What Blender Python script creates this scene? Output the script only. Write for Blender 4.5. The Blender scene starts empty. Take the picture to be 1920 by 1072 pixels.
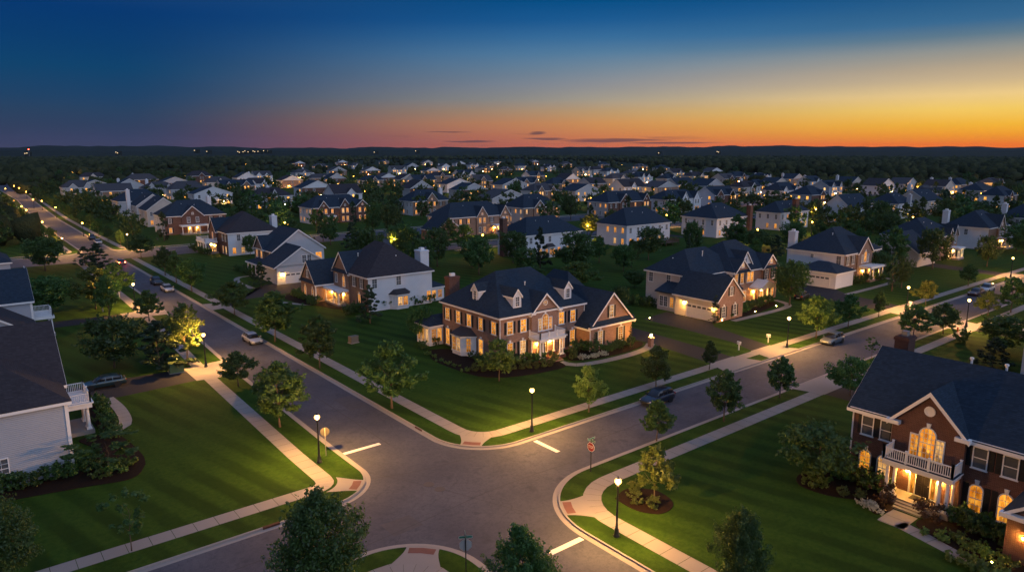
import bpy, bmesh, math, random
import numpy as np
from mathutils import Vector, Matrix
R = random.Random(11)
SC = bpy.context.scene
COL = SC.collection
PI = math.pi
# ------------------------------------------------------------------ camera geometry: metres, streets run along x and y
F, HOR, CH_ = 1320.0, 284.0, 28.0
PITCH = math.atan((536 - HOR) / F)
TH = math.radians(38.9)
CT, ST = math.cos(TH), math.sin(TH)
CAM = (-29.307, -48.747)


def P(x, y, z=0.0):
    """the point of the level z that stands at this place of the photograph"""
    u = (x - 960) / F
    v = (536 - y) / F
    dy = math.cos(PITCH) + v * math.sin(PITCH)
    dz = -math.sin(PITCH) + v * math.cos(PITCH)
    k = (z - CH_) / dz
    X, Y = u * k, dy * k
    return (CAM[0] + X * CT + Y * ST, CAM[1] - X * ST + Y * CT)


def pix(s, t, z=0.0):
    X, Y = s - CAM[0], t - CAM[1]
    x, y, zz = X * CT - Y * ST, X * ST + Y * CT, z - CH_
    d = y * math.cos(PITCH) - zz * math.sin(PITCH)
    if d < 1: return (-9999, -9999)
    return (960 + F * x / d, 536 - F * (y * math.sin(PITCH) + zz * math.cos(PITCH)) / d)


def dist(s, t): return math.hypot(s - CAM[0], t - CAM[1])


def height_at(s, t, top):
    lo, hi = 0.0, 45.0
    for _ in range(40):
        m = (lo + hi) / 2
        if pix(s, t, m)[1] > top: lo = m
        else: hi = m
    return lo


def lin(r, g, b):
    f = lambda c: c / 255 / 12.92 if c < 10.3 else ((c / 255 + .055) / 1.055) ** 2.4
    return (f(r), f(g), f(b))


# ------------------------------------------------------------------ materials
class NT:
    def __init__(self, tree):
        self.t = tree; self.n = tree.nodes; self.l = tree.links

    def a(self, typ, ins=None, **kw):
        nd = self.n.new('ShaderNode' + typ)
        for k, v in kw.items(): setattr(nd, k, v)
        for k, v in (ins or {}).items():
            s = nd.inputs[k]
            if isinstance(v, bpy.types.NodeSocket): self.l.new(v, s)
            elif isinstance(v, bpy.types.Node): self.l.new(v.outputs[0], s)
            else:
                if s.type == 'RGBA' and len(v) == 3: v = (*v, 1)
                s.default_value = v
        return nd

    def m(self, op, a, b=0.0, c=None):
        d = {0: a, 1: b}
        if c is not None: d[2] = c
        return self.a('Math', d, operation=op)

    def mix(self, f, a, b):
        nd = self.a('Mix', data_type='RGBA')
        for i, v in ((0, f), (6, a), (7, b)):
            s = nd.inputs[i]
            if isinstance(v, bpy.types.NodeSocket): self.l.new(v, s)
            elif isinstance(v, bpy.types.Node): self.l.new(v.outputs[0], s)
            elif i == 0: s.default_value = v
            else: s.default_value = (*v, 1) if len(v) == 3 else v
        return nd.outputs[2]

    def ramp(self, f, stops, interp='LINEAR'):
        nd = self.a('ValToRGB', {0: f})
        cr = nd.color_ramp; cr.interpolation = interp
        while len(cr.elements) < len(stops): cr.elements.new(1.0)
        for e, (p, c) in zip(cr.elements, stops):
            e.position = p; e.color = (*c, 1) if len(c) == 3 else c
        return nd.outputs[0]


def newmat(name):
    m = bpy.data.materials.new(name); m.use_nodes = True
    nt = NT(m.node_tree)
    b = m.node_tree.nodes['Principled BSDF']
    return m, nt, b


def setb(nt, b, color=None, rough=.8, spec=.3, metal=0, normal=None):
    if color is not None:
        if isinstance(color, (tuple, list)): b.inputs['Base Color'].default_value = (*color, 1)
        else: nt.l.new(color if isinstance(color, bpy.types.NodeSocket) else color.outputs[0], b.inputs['Base Color'])
    b.inputs['Roughness'].default_value = rough
    b.inputs['Specular IOR Level'].default_value = spec
    b.inputs['Metallic'].default_value = metal
    if normal is not None: nt.l.new(normal.outputs[0], b.inputs['Normal'])


def objco(nt): return nt.a('TexCoord').outputs['Object']


def plain(name, c, rough=.7, spec=.3, metal=0, var=.12, scale=2.0):
    m, nt, b = newmat(name)
    n = nt.a('TexNoise', {'Vector': objco(nt), 'Scale': scale, 'Detail': 4})
    lo = tuple(x * (1 - var) for x in c); hi = tuple(min(1, x * (1 + var)) for x in c)
    setb(nt, b, nt.mix(n.outputs[0], lo, hi), rough, spec, metal)
    return m


def wallco(nt):
    s = nt.a('SeparateXYZ', {0: objco(nt)})
    return nt.a('CombineXYZ', {0: nt.m('ADD', s.outputs[0], s.outputs[1]), 1: s.outputs[2]}), s


def brick(name, c1, c2, mortar):
    m, nt, b = newmat(name)
    co, s = wallco(nt)
    bt = nt.a('TexBrick', {'Vector': co, 'Color1': c1, 'Color2': c2, 'Mortar': mortar, 'Scale': 1.0, 'Mortar Size': .008,
                           'Mortar Smooth': .3, 'Bias': 0.0, 'Brick Width': .24, 'Row Height': .085})
    n = nt.a('TexNoise', {'Vector': objco(nt), 'Scale': .9, 'Detail': 5})
    col = nt.mix(nt.m('MULTIPLY', n.outputs[0], .55), bt.outputs[0], tuple(x * .55 for x in c1))
    bp = nt.a('Bump', {'Strength': .5, 'Distance': .01, 'Height': nt.m('SUBTRACT', 1.0, bt.outputs[1])})
    setb(nt, b, col, .85, .2, 0, bp)
    return m


def siding(name, c):
    m, nt, b = newmat(name)
    s = nt.a('SeparateXYZ', {0: objco(nt)})
    fr = nt.m('FRACT', nt.m('DIVIDE', s.outputs[2], .17))
    n = nt.a('TexNoise', {'Vector': objco(nt), 'Scale': .7, 'Detail': 5})
    col = nt.mix(n.outputs[0], tuple(x * .84 for x in c), c)
    prof = nt.m('MINIMUM', nt.m('SUBTRACT', 1.0, fr), nt.m('MULTIPLY', fr, 8.0))
    bp = nt.a('Bump', {'Strength': 1.0, 'Distance': .035, 'Height': prof})
    setb(nt, b, col, .6, .3, 0, bp)
    return m


def shingle(name, c):
    m, nt, b = newmat(name)
    co, s = wallco(nt)
    bt = nt.a('TexBrick', {'Vector': co, 'Color1': tuple(x * .6 for x in c), 'Color2': tuple(x * 1.5 for x in c), 'Mortar': tuple(x * .5 for x in c),
                           'Scale': 1.0, 'Mortar Size': .012, 'Bias': 0.0, 'Brick Width': .32, 'Row Height': .11})
    n = nt.a('TexNoise', {'Vector': objco(nt), 'Scale': .5, 'Detail': 6})
    n2 = nt.a('TexNoise', {'Vector': objco(nt), 'Scale': 2.8, 'Detail': 5, 'Roughness': .8})
    col = nt.mix(nt.m('MULTIPLY', n.outputs[0], .7), bt.outputs[0], c)
    col = nt.mix(nt.m('MULTIPLY', n2.outputs[0], .5), col, tuple(x * 1.6 for x in c))
    bp = nt.a('Bump', {'Strength': .6, 'Distance': .02, 'Height': bt.outputs[1]})
    setb(nt, b, col, .9, .2, 0, bp)
    return m


def lit_pane(name, lo, hi, strength, sample='AUTO'):
    m = bpy.data.materials.new(name); m.use_nodes = True
    nt = NT(m.node_tree); nt.n.clear()
    tc = nt.a('TexCoord')
    oi = nt.a('ObjectInfo')
    off = nt.a('VectorMath', {0: tc.outputs['Generated'], 1: oi.outputs['Location']}, operation='ADD')
    n = nt.a('TexNoise', {'Vector': off, 'Scale': 3.2, 'Detail': 3})
    f = nt.a('MapRange', {0: n.outputs[0], 1: .3, 2: .68})
    g3 = nt.a('SeparateXYZ', {0: tc.outputs['Generated']})
    side = nt.a('MapRange', {0: nt.m('ABSOLUTE', nt.m('SUBTRACT', g3.outputs[0], .5)), 1: .27, 2: .33})
    fold = nt.m('ADD', nt.m('MULTIPLY', nt.m('SINE', nt.m('MULTIPLY', g3.outputs[0], 95.0)), .12), .8)
    low = nt.m('MULTIPLY', nt.m('LESS_THAN', nt.m('ADD', g3.outputs[2], nt.m('MULTIPLY', n.outputs[0], .5)), .52), .55)
    r2 = nt.m('FRACT', nt.m('MULTIPLY', oi.outputs['Random'], 7.31))
    col = nt.mix(f.outputs[0], lo, hi)
    col = nt.mix(nt.m('MULTIPLY', nt.m('GREATER_THAN', r2, .8), .5), col, (1, .66, .30))
    room = nt.m('MULTIPLY', nt.m('ADD', nt.m('MULTIPLY', f.outputs[0], .8), .4), nt.m('SUBTRACT', 1.0, low))
    lvl = nt.mix(side.outputs[0], (0, 0, 0), (1, 1, 1))
    st = nt.m('ADD', nt.m('MULTIPLY', room, nt.m('SUBTRACT', 1.0, side.outputs[0])), nt.m('MULTIPLY', fold, side.outputs[0]))
    st = nt.m('MULTIPLY', st, nt.m('MULTIPLY', nt.m('ADD', nt.m('MULTIPLY', oi.outputs['Random'], 1.1), .5), strength))
    e = nt.a('Emission', {0: col, 1: st})
    g = nt.a('BsdfGlossy', {0: (.9, .9, 1), 1: .08})
    mx = nt.a('MixShader', {0: .02, 1: e, 2: g})
    o = nt.a('OutputMaterial', {0: mx})
    m.cycles.emission_sampling = sample
    return m


def glow(name, c, s, sample='AUTO'):
    m = bpy.data.materials.new(name); m.use_nodes = True
    nt = NT(m.node_tree); nt.n.clear()
    nt.a('OutputMaterial', {0: nt.a('Emission', {0: c, 1: s})})
    m.cycles.emission_sampling = sample
    return m


def foliage(name, c1, c2, trans=.3):
    m = bpy.data.materials.new(name); m.use_nodes = True
    nt = NT(m.node_tree); nt.n.clear()
    g = nt.a('NewGeometry'); oi = nt.a('ObjectInfo')
    n = nt.a('TexNoise', {'Vector': objco(nt), 'Scale': 1.1, 'Detail': 3})
    f = nt.m('ADD', nt.m('MULTIPLY', g.outputs['Random Per Island'], .6), nt.m('MULTIPLY', n.outputs[0], .6))
    f = nt.m('SUBTRACT', f, .12)
    col = nt.mix(f, c1, c2)
    hs = nt.a('HueSaturation', {'Hue': nt.m('ADD', nt.m('MULTIPLY', oi.outputs['Random'], .05), .475), 'Saturation': 1.0,
                                'Value': nt.m('ADD', nt.m('MULTIPLY', oi.outputs['Random'], .5), .75), 'Color': col})
    d = nt.a('BsdfDiffuse', {0: hs.outputs[0]})
    tr = nt.a('BsdfTranslucent', {0: hs.outputs[0]})
    gl = nt.a('BsdfGlossy', {0: (.6, .65, .7), 1: .5})
    mx = nt.a('MixShader', {0: trans, 1: d, 2: tr})
    mx = nt.a('MixShader', {0: .04, 1: mx, 2: gl})
    nt.a('OutputMaterial', {0: mx})
    return m


def lawn_mat():
    m, nt, b = newmat('mown_lawn')
    co = objco(nt)
    s = nt.a('SeparateXYZ', {0: co})
    big = nt.a('TexNoise', {'Vector': co, 'Scale': .12, 'Detail': 5, 'Roughness': .6})
    mid = nt.a('TexNoise', {'Vector': co, 'Scale': .9, 'Detail': 6, 'Roughness': .7})
    fine = nt.a('TexNoise', {'Vector': co, 'Scale': 14.0, 'Detail': 4, 'Roughness': .8})
    wob = nt.m('MULTIPLY', nt.a('TexNoise', {'Vector': co, 'Scale': .25}).outputs[0], .8)
    st = nt.m('SINE', nt.m('MULTIPLY', nt.m('ADD', nt.m('ADD', nt.m('MULTIPLY', s.outputs[0], .96), nt.m('MULTIPLY', s.outputs[1], .24)), wob), 2.3))
    st = nt.a('MapRange', {0: st, 1: -.5, 2: .5})
    tuft = nt.a('TexNoise', {'Vector': co, 'Scale': 2.6, 'Detail': 5, 'Roughness': .75})
    c = nt.mix(nt.a('MapRange', {0: mid.outputs[0], 1: .33, 2: .67}).outputs[0], (.015, .046, .003), (.040, .094, .007))
    c = nt.mix(nt.m('MULTIPLY', big.outputs[0], .9), c, (.019, .052, .006))
    c = nt.mix(nt.a('MapRange', {0: tuft.outputs[0], 1: .40, 2: .62, 3: 0.0, 4: .6}).outputs[0], c, (.052, .098, .010))
    c = nt.mix(nt.m('MULTIPLY', fine.outputs[0], .3), c, (.03, .07, .008))
    dry = nt.a('MapRange', {0: nt.a('TexNoise', {'Vector': co, 'Scale': .33, 'Detail': 6, 'Roughness': .7}).outputs[0], 1: .60, 2: .74, 3: 0.0, 4: .45})
    c = nt.mix(dry.outputs[0], c, (.060, .085, .018))
    fade = nt.a('MapRange', {0: nt.a('TexNoise', {'Vector': co, 'Scale': .07, 'Detail': 3}).outputs[0], 1: .36, 2: .62, 3: .15, 4: .8})
    c = nt.mix(nt.m('MULTIPLY', st.outputs[0], fade.outputs[0]), c, (.013, .036, .003))
    bp = nt.a('Bump', {'Strength': .7, 'Distance': .06, 'Height': fine.outputs[0]})
    setb(nt, b, c, .95, .1, 0, bp)
    return m


def asphalt_mat(name, lo, hi, sealed=True):
    m, nt, b = newmat(name)
    co = objco(nt)
    big = nt.a('TexNoise', {'Vector': co, 'Scale': .13, 'Detail': 5, 'Roughness': .6})
    fine = nt.a('TexNoise', {'Vector': co, 'Scale': 22.0, 'Detail': 3})
    c = nt.mix(nt.a('MapRange', {0: big.outputs[0], 1: .3, 2: .7}).outputs[0], lo, hi)
    c = nt.mix(nt.m('MULTIPLY', fine.outputs[0], .4), c, tuple(x * .62 for x in lo))
    sp = nt.a('TexNoise', {'Vector': co, 'Scale': 3.4, 'Detail': 5, 'Roughness': .8})
    c = nt.mix(nt.a('MapRange', {0: sp.outputs[0], 1: .45, 2: .7, 3: 0.0, 4: .55}).outputs[0], c, tuple(x * .55 for x in lo))
    oil = nt.a('TexNoise', {'Vector': co, 'Scale': .55, 'Detail': 4, 'Roughness': .6})
    c = nt.mix(nt.a('MapRange', {0: oil.outputs[0], 1: .58, 2: .72, 3: 0.0, 4: .6}).outputs[0], c, tuple(x * .6 for x in lo))
    if sealed:   # tar-filled cracks
        wv = nt.a('TexNoise', {'Vector': co, 'Scale': .6, 'Detail': 4})
        wc = nt.a('VectorMath', {0: co, 1: nt.a('VectorMath', {0: wv.outputs[1], 'Scale': 1.6}, operation='SCALE').outputs[0]}, operation='ADD')
        vo = nt.a('TexVoronoi', {'Vector': wc.outputs[0], 'Scale': .16}, feature='DISTANCE_TO_EDGE')
        ln = nt.m('LESS_THAN', vo.outputs['Distance'], .004)
        gate = nt.m('GREATER_THAN', nt.a('TexNoise', {'Vector': co, 'Scale': .09}).outputs[0], .5)
        c = nt.mix(nt.m('MULTIPLY', nt.m('MULTIPLY', ln, gate), .3), c, (.03, .03, .03))
    bp = nt.a('Bump', {'Strength': .25, 'Distance': .01, 'Height': fine.outputs[0]})
    setb(nt, b, c, .85, .25, 0, bp)
    return m


def concrete_mat(name, c):
    m, nt, b = newmat(name)
    co = objco(nt)
    big = nt.a('TexNoise', {'Vector': co, 'Scale': .4, 'Detail': 6, 'Roughness': .65})
    fine = nt.a('TexNoise', {'Vector': co, 'Scale': 16.0, 'Detail': 4})
    isl = nt.a('NewGeometry').outputs['Random Per Island']
    k = nt.mix(big.outputs[0], tuple(x * .75 for x in c), c)
    k = nt.mix(nt.m('MULTIPLY', isl, .35), k, tuple(x * .72 for x in c))
    k = nt.mix(nt.m('MULTIPLY', fine.outputs[0], .3), k, tuple(x * .6 for x in c))
    setb(nt, b, k, .9, .2)
    return m


M = {}
M['brick_taupe'] = brick('taupe_brick', (.28, .15, .10), (.39, .23, .165), (.44, .37, .30))
M['brick_red'] = brick('red_brick', (.115, .05, .036), (.17, .08, .056), (.27, .21, .175))
M['brick_tan'] = brick('tan_brick', (.26, .155, .105), (.33, .21, .15), (.38, .32, .26))
M['roof_grey'] = shingle('weathered_grey_shingles', (.058, .060, .068))
M['siding_white'] = siding('white_siding', (.74, .75, .77))
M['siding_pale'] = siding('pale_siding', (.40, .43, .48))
M['siding_grey'] = siding('grey_siding', (.50, .51, .53))
M['siding_beige'] = siding('beige_siding', (.60, .54, .47))
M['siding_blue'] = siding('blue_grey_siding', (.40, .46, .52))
M['roof'] = shingle('charcoal_shingles', (.020, .034, .052))
M['brick_dark'] = brick('dark_brick', (.07, .035, .03), (.10, .05, .04), (.14, .11, .10))
M['roof_brown'] = shingle('brown_shingles', (.036, .034, .040))
M['trim'] = plain('white_trim', (.78, .77, .75), .5, .4, var=.05)
M['shutter'] = plain('black_shutter', (.012, .014, .017), .5, .3)
M['door_dark'] = plain('dark_door', (.02, .018, .02), .4, .4)
M['door_red'] = plain('oak_door', (.13, .05, .02), .45, .4)
M['garage'] = plain('garage_door_paint', (.76, .73, .68), .5, .4, var=.05)
M['copper'] = plain('dark_bay_roof', (.035, .032, .035), .7, .4)
M['concrete'] = concrete_mat('pale_concrete', (.33, .305, .28))
M['kerb'] = concrete_mat('kerb_concrete', (.36, .335, .31))
M['asphalt'] = asphalt_mat('street_asphalt', (.060, .065, .086), (.122, .128, .150))
M['drive'] = asphalt_mat('driveway_asphalt', (.020, .021, .026), (.032, .032, .037), False)
M['lawn'] = lawn_mat()
M['mulch'] = plain('bark_mulch', (.02, .012, .008), .95, .1, var=.5, scale=8)
M['paint'] = plain('road_paint', (.70, .69, .66), .7, .3, var=.18, scale=3)
M['tactile'] = plain('red_tactile_paving', (.17, .08, .065), .8, .2, var=.15)
M['iron'] = plain('dark_iron', (.075, .07, .068), .7, .3)
M['rust'] = plain('rusty_drain', (.07, .03, .018), .8, .2, var=.4)
M['black_metal'] = plain('black_metal', (.012, .012, .013), .45, .5)
M['galv'] = plain('galvanised_steel', (.30, .29, .27), .5, .5, .6)
M['sign_red'] = plain('sign_red', (.24, .014, .014), .45, .4, var=.05)
M['sign_green'] = plain('sign_green', (.01, .16, .10), .45, .4, var=.05)
M['sign_white'] = plain('sign_white', (.75, .75, .73), .45, .4, var=.04)
M['bark'] = plain('bark', (.13, .10, .075), .9, .1, var=.4, scale=9)
M['leaf'] = foliage('leaves', (.026, .066, .015), (.10, .19, .038), .35)
M['leaf_light'] = foliage('light_leaves', (.05, .10, .015), (.15, .22, .04), .35)
M['leaf_dark'] = foliage('dark_needles', (.016, .042, .018), (.05, .09, .036), .15)
M['leaf_box'] = foliage('clipped_leaves', (.03, .055, .012), (.10, .14, .03), .2)
M['petal'] = foliage('white_petals', (.30, .34, .22), (.70, .70, .62), .3)
M['leaf_red'] = foliage('russet_leaves', (.04, .03, .012), (.12, .07, .022), .25)
M['lit'] = lit_pane('lit_room_behind_glass', (1, .27, .016), (1, .45, .055), .85)
M['lit_far'] = lit_pane('distant_lit_room', (1, .33, .03), (1, .50, .09), 1.7, 'NONE')
M['garden_metal'] = plain('garden_furniture', (.20, .19, .18), .5, .4)
M['glass'] = None
_m, _nt, _b = newmat('dark_window_glass')
setb(_nt, _b, _nt.mix(_nt.a('TexNoise', {'Vector': objco(_nt), 'Scale': 1.5}).outputs[0], (.06, .065, .075), (.14, .145, .15)), .12, .6)
M['glass'] = _m
_m, _nt, _b = newmat('car_glass'); setb(_nt, _b, (.012, .014, .018), .06, .7); M['car_glass'] = _m
M['tyre'] = plain('tyre_rubber', (.012, .012, .012), .9, .1)
M['alloy'] = plain('alloy', (.45, .45, .46), .3, .5, .8)


def paint(name, c):
    m, nt, b = newmat(name); setb(nt, b, c, .28, .5, .35)
    b.inputs['Coat Weight'].default_value = .8
    b.inputs['Coat Roughness'].default_value = .06
    return m


M['lamp'] = glow('street_lamp_light', (1, .47, .11), 4200)
M['lamp_far'] = glow('distant_street_lamp_light', (1, .42, .04), 2200)
def globe_glass(name, c, st, clear):
    m = bpy.data.materials.new(name); m.use_nodes = True
    nt = NT(m.node_tree); nt.n.clear()
    nt.a('OutputMaterial', {0: nt.a('MixShader', {0: clear, 1: nt.a('Emission', {0: c, 1: st}), 2: nt.a('BsdfTransparent')})})
    m.cycles.emission_sampling = 'NONE'
    return m


M['globe'] = globe_glass('glowing_globe_glass', (1, .54, .13), 8.0, .6)
M['bulb'] = globe_glass('hot_bulb', (1, .74, .40), 40, .55)
M['globe_far'] = globe_glass('distant_glowing_globe_glass', (1, .45, .055), 30.0, .35)
M['sconce'] = glow('wall_lamp_light', (1, .46, .08), 1000)
M['spot'] = glow('garden_light', (1, .50, .10), 220)
M['tail'] = glow('tail_light', (1, .03, .012), 160)
M['tail_off'] = plain('tail_lens', (.35, .01, .01), .2, .5)
M['head_off'] = plain('head_lens', (.6, .6, .58), .15, .6)
M['beacon'] = glow('beacon_light', (1, .06, .03), 40, 'NONE')
M['town'] = glow('town_window_light', (1, .72, .40), 2.2, 'NONE')


# ------------------------------------------------------------------ mesh helper
class MB:
    def __init__(self): self.v = []; self.f = []

    def add(self, vs, fs):
        o = len(self.v); self.v += [tuple(v) for v in vs]; self.f += [tuple(i + o for i in f) for f in fs]; return self

    def box(self, x0, y0, z0, x1, y1, z1):
        return self.add([(x0, y0, z0), (x1, y0, z0), (x1, y1, z0), (x0, y1, z0), (x0, y0, z1), (x1, y0, z1), (x1, y1, z1), (x0, y1, z1)],
                        [(0, 3, 2, 1), (4, 5, 6, 7), (0, 1, 5, 4), (1, 2, 6, 5), (2, 3, 7, 6), (3, 0, 4, 7)])

    def prism(self, poly, z0, z1):   # poly in xy, counter-clockwise
        n = len(poly)
        return self.add([(x, y, z0) for x, y in poly] + [(x, y, z1) for x, y in poly],
                        [tuple(range(n))[::-1], tuple(range(n, 2 * n))] + [(i, (i + 1) % n, n + (i + 1) % n, n + i) for i in range(n)])

    def ext(self, poly, axis, a0, a1):   # poly = (u, z), extruded along x or y
        n = len(poly)
        if axis == 'y': vs = [(u, a0, z) for u, z in poly] + [(u, a1, z) for u, z in poly]
        else: vs = [(a0, u, z) for u, z in poly] + [(a1, u, z) for u, z in poly]
        return self.add(vs, [tuple(range(n)), tuple(range(n, 2 * n))[::-1]] + [(i, n + i, n + (i + 1) % n, (i + 1) % n) for i in range(n)])

    def lathe(self, prof, n=12, cx=0, cy=0):
        vs = []; fs = []
        for r, z in prof:
            for i in range(n):
                a = 2 * PI * i / n; vs.append((cx + r * math.cos(a), cy + r * math.sin(a), z))
        for k in range(len(prof) - 1):
            for i in range(n):
                j = (i + 1) % n; fs.append((k * n + i, k * n + j, (k + 1) * n + j, (k + 1) * n + i))
        fs.append(tuple(range(n))[::-1]); fs.append(tuple(range((len(prof) - 1) * n, len(prof) * n)))
        return self.add(vs, fs)

    def tube(self, pts, rads, n=6):
        o = []
        for i, p in enumerate(pts):
            p = Vector(p)
            d = Vector(pts[min(i + 1, len(pts) - 1)]) - Vector(pts[max(i - 1, 0)])
            d.normalize()
            a = d.orthogonal().normalized(); b = d.cross(a)
            for k in range(n):
                t = 2 * PI * k / n; o.append(p + (a * math.cos(t) + b * math.sin(t)) * rads[i])
        fs = []
        for i in range(len(pts) - 1):
            for k in range(n):
                j = (k + 1) % n; fs.append((i * n + k, i * n + j, (i + 1) * n + j, (i + 1) * n + k))
        fs.append(tuple(range(n))[::-1]); fs.append(tuple(range((len(pts) - 1) * n, len(pts) * n)))
        return self.add(o, fs)

    def mesh(self, name, mat, smooth=False, fix=True):
        me = bpy.data.meshes.new(name); me.from_pydata(self.v, [], self.f)
        if fix:
            bm = bmesh.new(); bm.from_mesh(me); bmesh.ops.recalc_face_normals(bm, faces=bm.faces); bm.to_mesh(me); bm.free()
        if smooth: me.polygons.foreach_set('use_smooth', [True] * len(me.polygons))
        if mat is not None: me.materials.append(M[mat] if isinstance(mat, str) else mat)
        return me

    def build(self, name, mat, parent=None, smooth=False, loc=None, fix=True):
        return link(name, self.mesh(name, mat, smooth, fix), parent, loc)


def link(name, data, parent=None, loc=None, rz=0.0, scale=None):
    o = bpy.data.objects.new(name, data); COL.objects.link(o)
    if parent is not None: o.parent = parent
    if loc is not None: o.location = loc
    if rz: o.rotation_euler = (0, 0, rz)
    if scale is not None: o.scale = scale if hasattr(scale, '__len__') else (scale,) * 3
    return o


USED = {}


def tag(o, label, cat, group=None):
    w = label.split()
    if len(w) > 16: print('LONG LABEL', len(w), label)
    USED.setdefault(label, []).append(o.name)
    o['label'] = label; o['category'] = cat
    if group: o['group'] = group
    return o


def thing(name, label, cat, loc, rz=0.0, group=None, scale=None):
    return tag(link(name, None, None, loc, rz, scale), label, cat, group)


def struct(o, kind='structure'):
    o['kind'] = kind; return o


ORD = ['first', 'second', 'third', 'fourth', 'fifth', 'sixth', 'seventh', 'eighth', 'ninth', 'tenth', 'eleventh', 'twelfth', 'thirteenth', 'fourteenth',
       'fifteenth', 'sixteenth', 'seventeenth', 'eighteenth', 'nineteenth', 'twentieth']


def ordinal(i):
    if i < 20: return ORD[i]
    n = i + 1
    tens = {2: 'twenty', 3: 'thirty', 4: 'forty', 5: 'fifty', 6: 'sixty', 7: 'seventy', 8: 'eighty', 9: 'ninety'}[n // 10]
    return tens[:-1] + 'ieth' if n % 10 == 0 else tens + '-' + ORD[n % 10 - 1]
# ------------------------------------------------------------------ camera, sky, afterglow
cam = bpy.data.cameras.new('camera'); co_ = bpy.data.objects.new('camera', cam); COL.objects.link(co_)
cam.sensor_width = 36; cam.lens = F / 1920 * 36; cam.clip_end = 30000; cam.clip_start = .5
co_.location = (CAM[0], CAM[1], CH_); co_.rotation_euler = (PI / 2 - PITCH, 0, -(PI / 2 - TH) if False else -math.atan2(ST, CT))
SC.camera = co_
SC.view_settings.view_transform = 'Standard'; SC.view_settings.look = 'None'; SC.view_settings.exposure = 0; SC.view_settings.gamma = 1
W = bpy.data.worlds.new('World'); SC.world = W; W.use_nodes = True
nt = NT(W.node_tree); nt.n.clear()
tc = nt.a('TexCoord')
vr = nt.a('VectorRotate', {0: tc.outputs['Generated'], 'Angle': TH}, rotation_type='Z_AXIS')   # so that +y is the camera's heading
sx = nt.a('SeparateXYZ', {0: vr.outputs[0]})
el = nt.m('MULTIPLY', nt.m('ARCSINE', sx.outputs[2]), 180 / PI)
az = nt.m('MULTIPLY', nt.m('ARCTAN2', sx.outputs[0], sx.outputs[1]), 180 / PI)
fe = nt.m('SQRT', nt.m('DIVIDE', nt.m('MAXIMUM', el, 0.0), 90.0))
pos = lambda e: math.sqrt(max(e, 0) / 90)
UP = (.13, .22, .47)
HI = (.165, .255, .50)
RL = nt.ramp(fe, [(pos(e), c) for e, c in ((0, lin(66, 66, 90)), (.8, lin(58, 64, 94)), (1.8, lin(48, 64, 94)), (2.8, lin(40, 66, 97)), (3.7, lin(30, 66, 102)), (5.6, lin(13, 66, 107)), (7.5, lin(8, 61, 111)), (9.4, lin(5, 56, 112)), (24, (.05, .12, .26)), (45, UP), (90, HI))])
RC = nt.ramp(fe, [(pos(e), c) for e, c in ((0, lin(208, 104, 74)), (.5, lin(208, 110, 74)), (1.2, lin(206, 122, 80)), (2.2, lin(206, 140, 90)), (3.1, lin(182, 148, 114)), (4.0, lin(152, 148, 140)), (5.1, lin(132, 140, 150)), (6.3, lin(108, 134, 156)), (7.4, lin(84, 126, 160)), (8.6, lin(56, 110, 156)), (9.8, lin(26, 90, 146)), (11.3, lin(0, 78, 134)), (24, (.06, .16, .32)), (45, UP), (90, HI))])
RR = nt.ramp(fe, [(pos(e), c) for e, c in ((0, lin(246, 106, 14)), (.5, lin(252, 124, 10)), (1.0, lin(255, 158, 8)), (1.8, lin(255, 190, 48)), (2.8, lin(253, 210, 98)), (3.75, lin(246, 210, 138)), (4.7, lin(208, 182, 140)), (5.5, lin(186, 166, 136)), (6.6, lin(150, 150, 142)), (7.5, lin(98, 124, 140)), (8.4, lin(56, 106, 146)), (9.4, lin(44, 96, 138)), (11.3, lin(10, 76, 130)), (24, (.08, .16, .30)), (45, UP), (90, HI))])
RG = nt.ramp(fe, [(pos(e), c) for e, c in ((0, (.95, .34, .05)), (3, (.9, .46, .12)), (8, (.42, .33, .26)), (18, (.2, .22, .28)), (45, UP), (90, HI))])
RB = nt.ramp(fe, [(pos(e), c) for e, c in ((0, (.12, .12, .17)), (8, (.17, .17, .24)), (20, (.17, .20, .31)), (45, (.12, .16, .28)), (90, HI))])
w1 = nt.a('MapRange', {0: az, 1: -29, 2: 10}, interpolation_type='SMOOTHSTEP')
w2 = nt.a('MapRange', {0: az, 1: -3, 2: 40}, interpolation_type='SMOOTHSTEP')
w3 = nt.a('MapRange', {0: az, 1: 38, 2: 60}, interpolation_type='SMOOTHSTEP')
w4 = nt.a('MapRange', {0: az, 1: 70, 2: 130}, interpolation_type='SMOOTHSTEP')
w5 = nt.a('MapRange', {0: az, 1: -60, 2: -120}, interpolation_type='SMOOTHSTEP')
c = nt.mix(w1.outputs[0], RL, RC); c = nt.mix(w2.outputs[0], c, RR); c = nt.mix(w3.outputs[0], c, RG); c = nt.mix(w4.outputs[0], c, RB); c = nt.mix(w5.outputs[0], c, RB)
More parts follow.
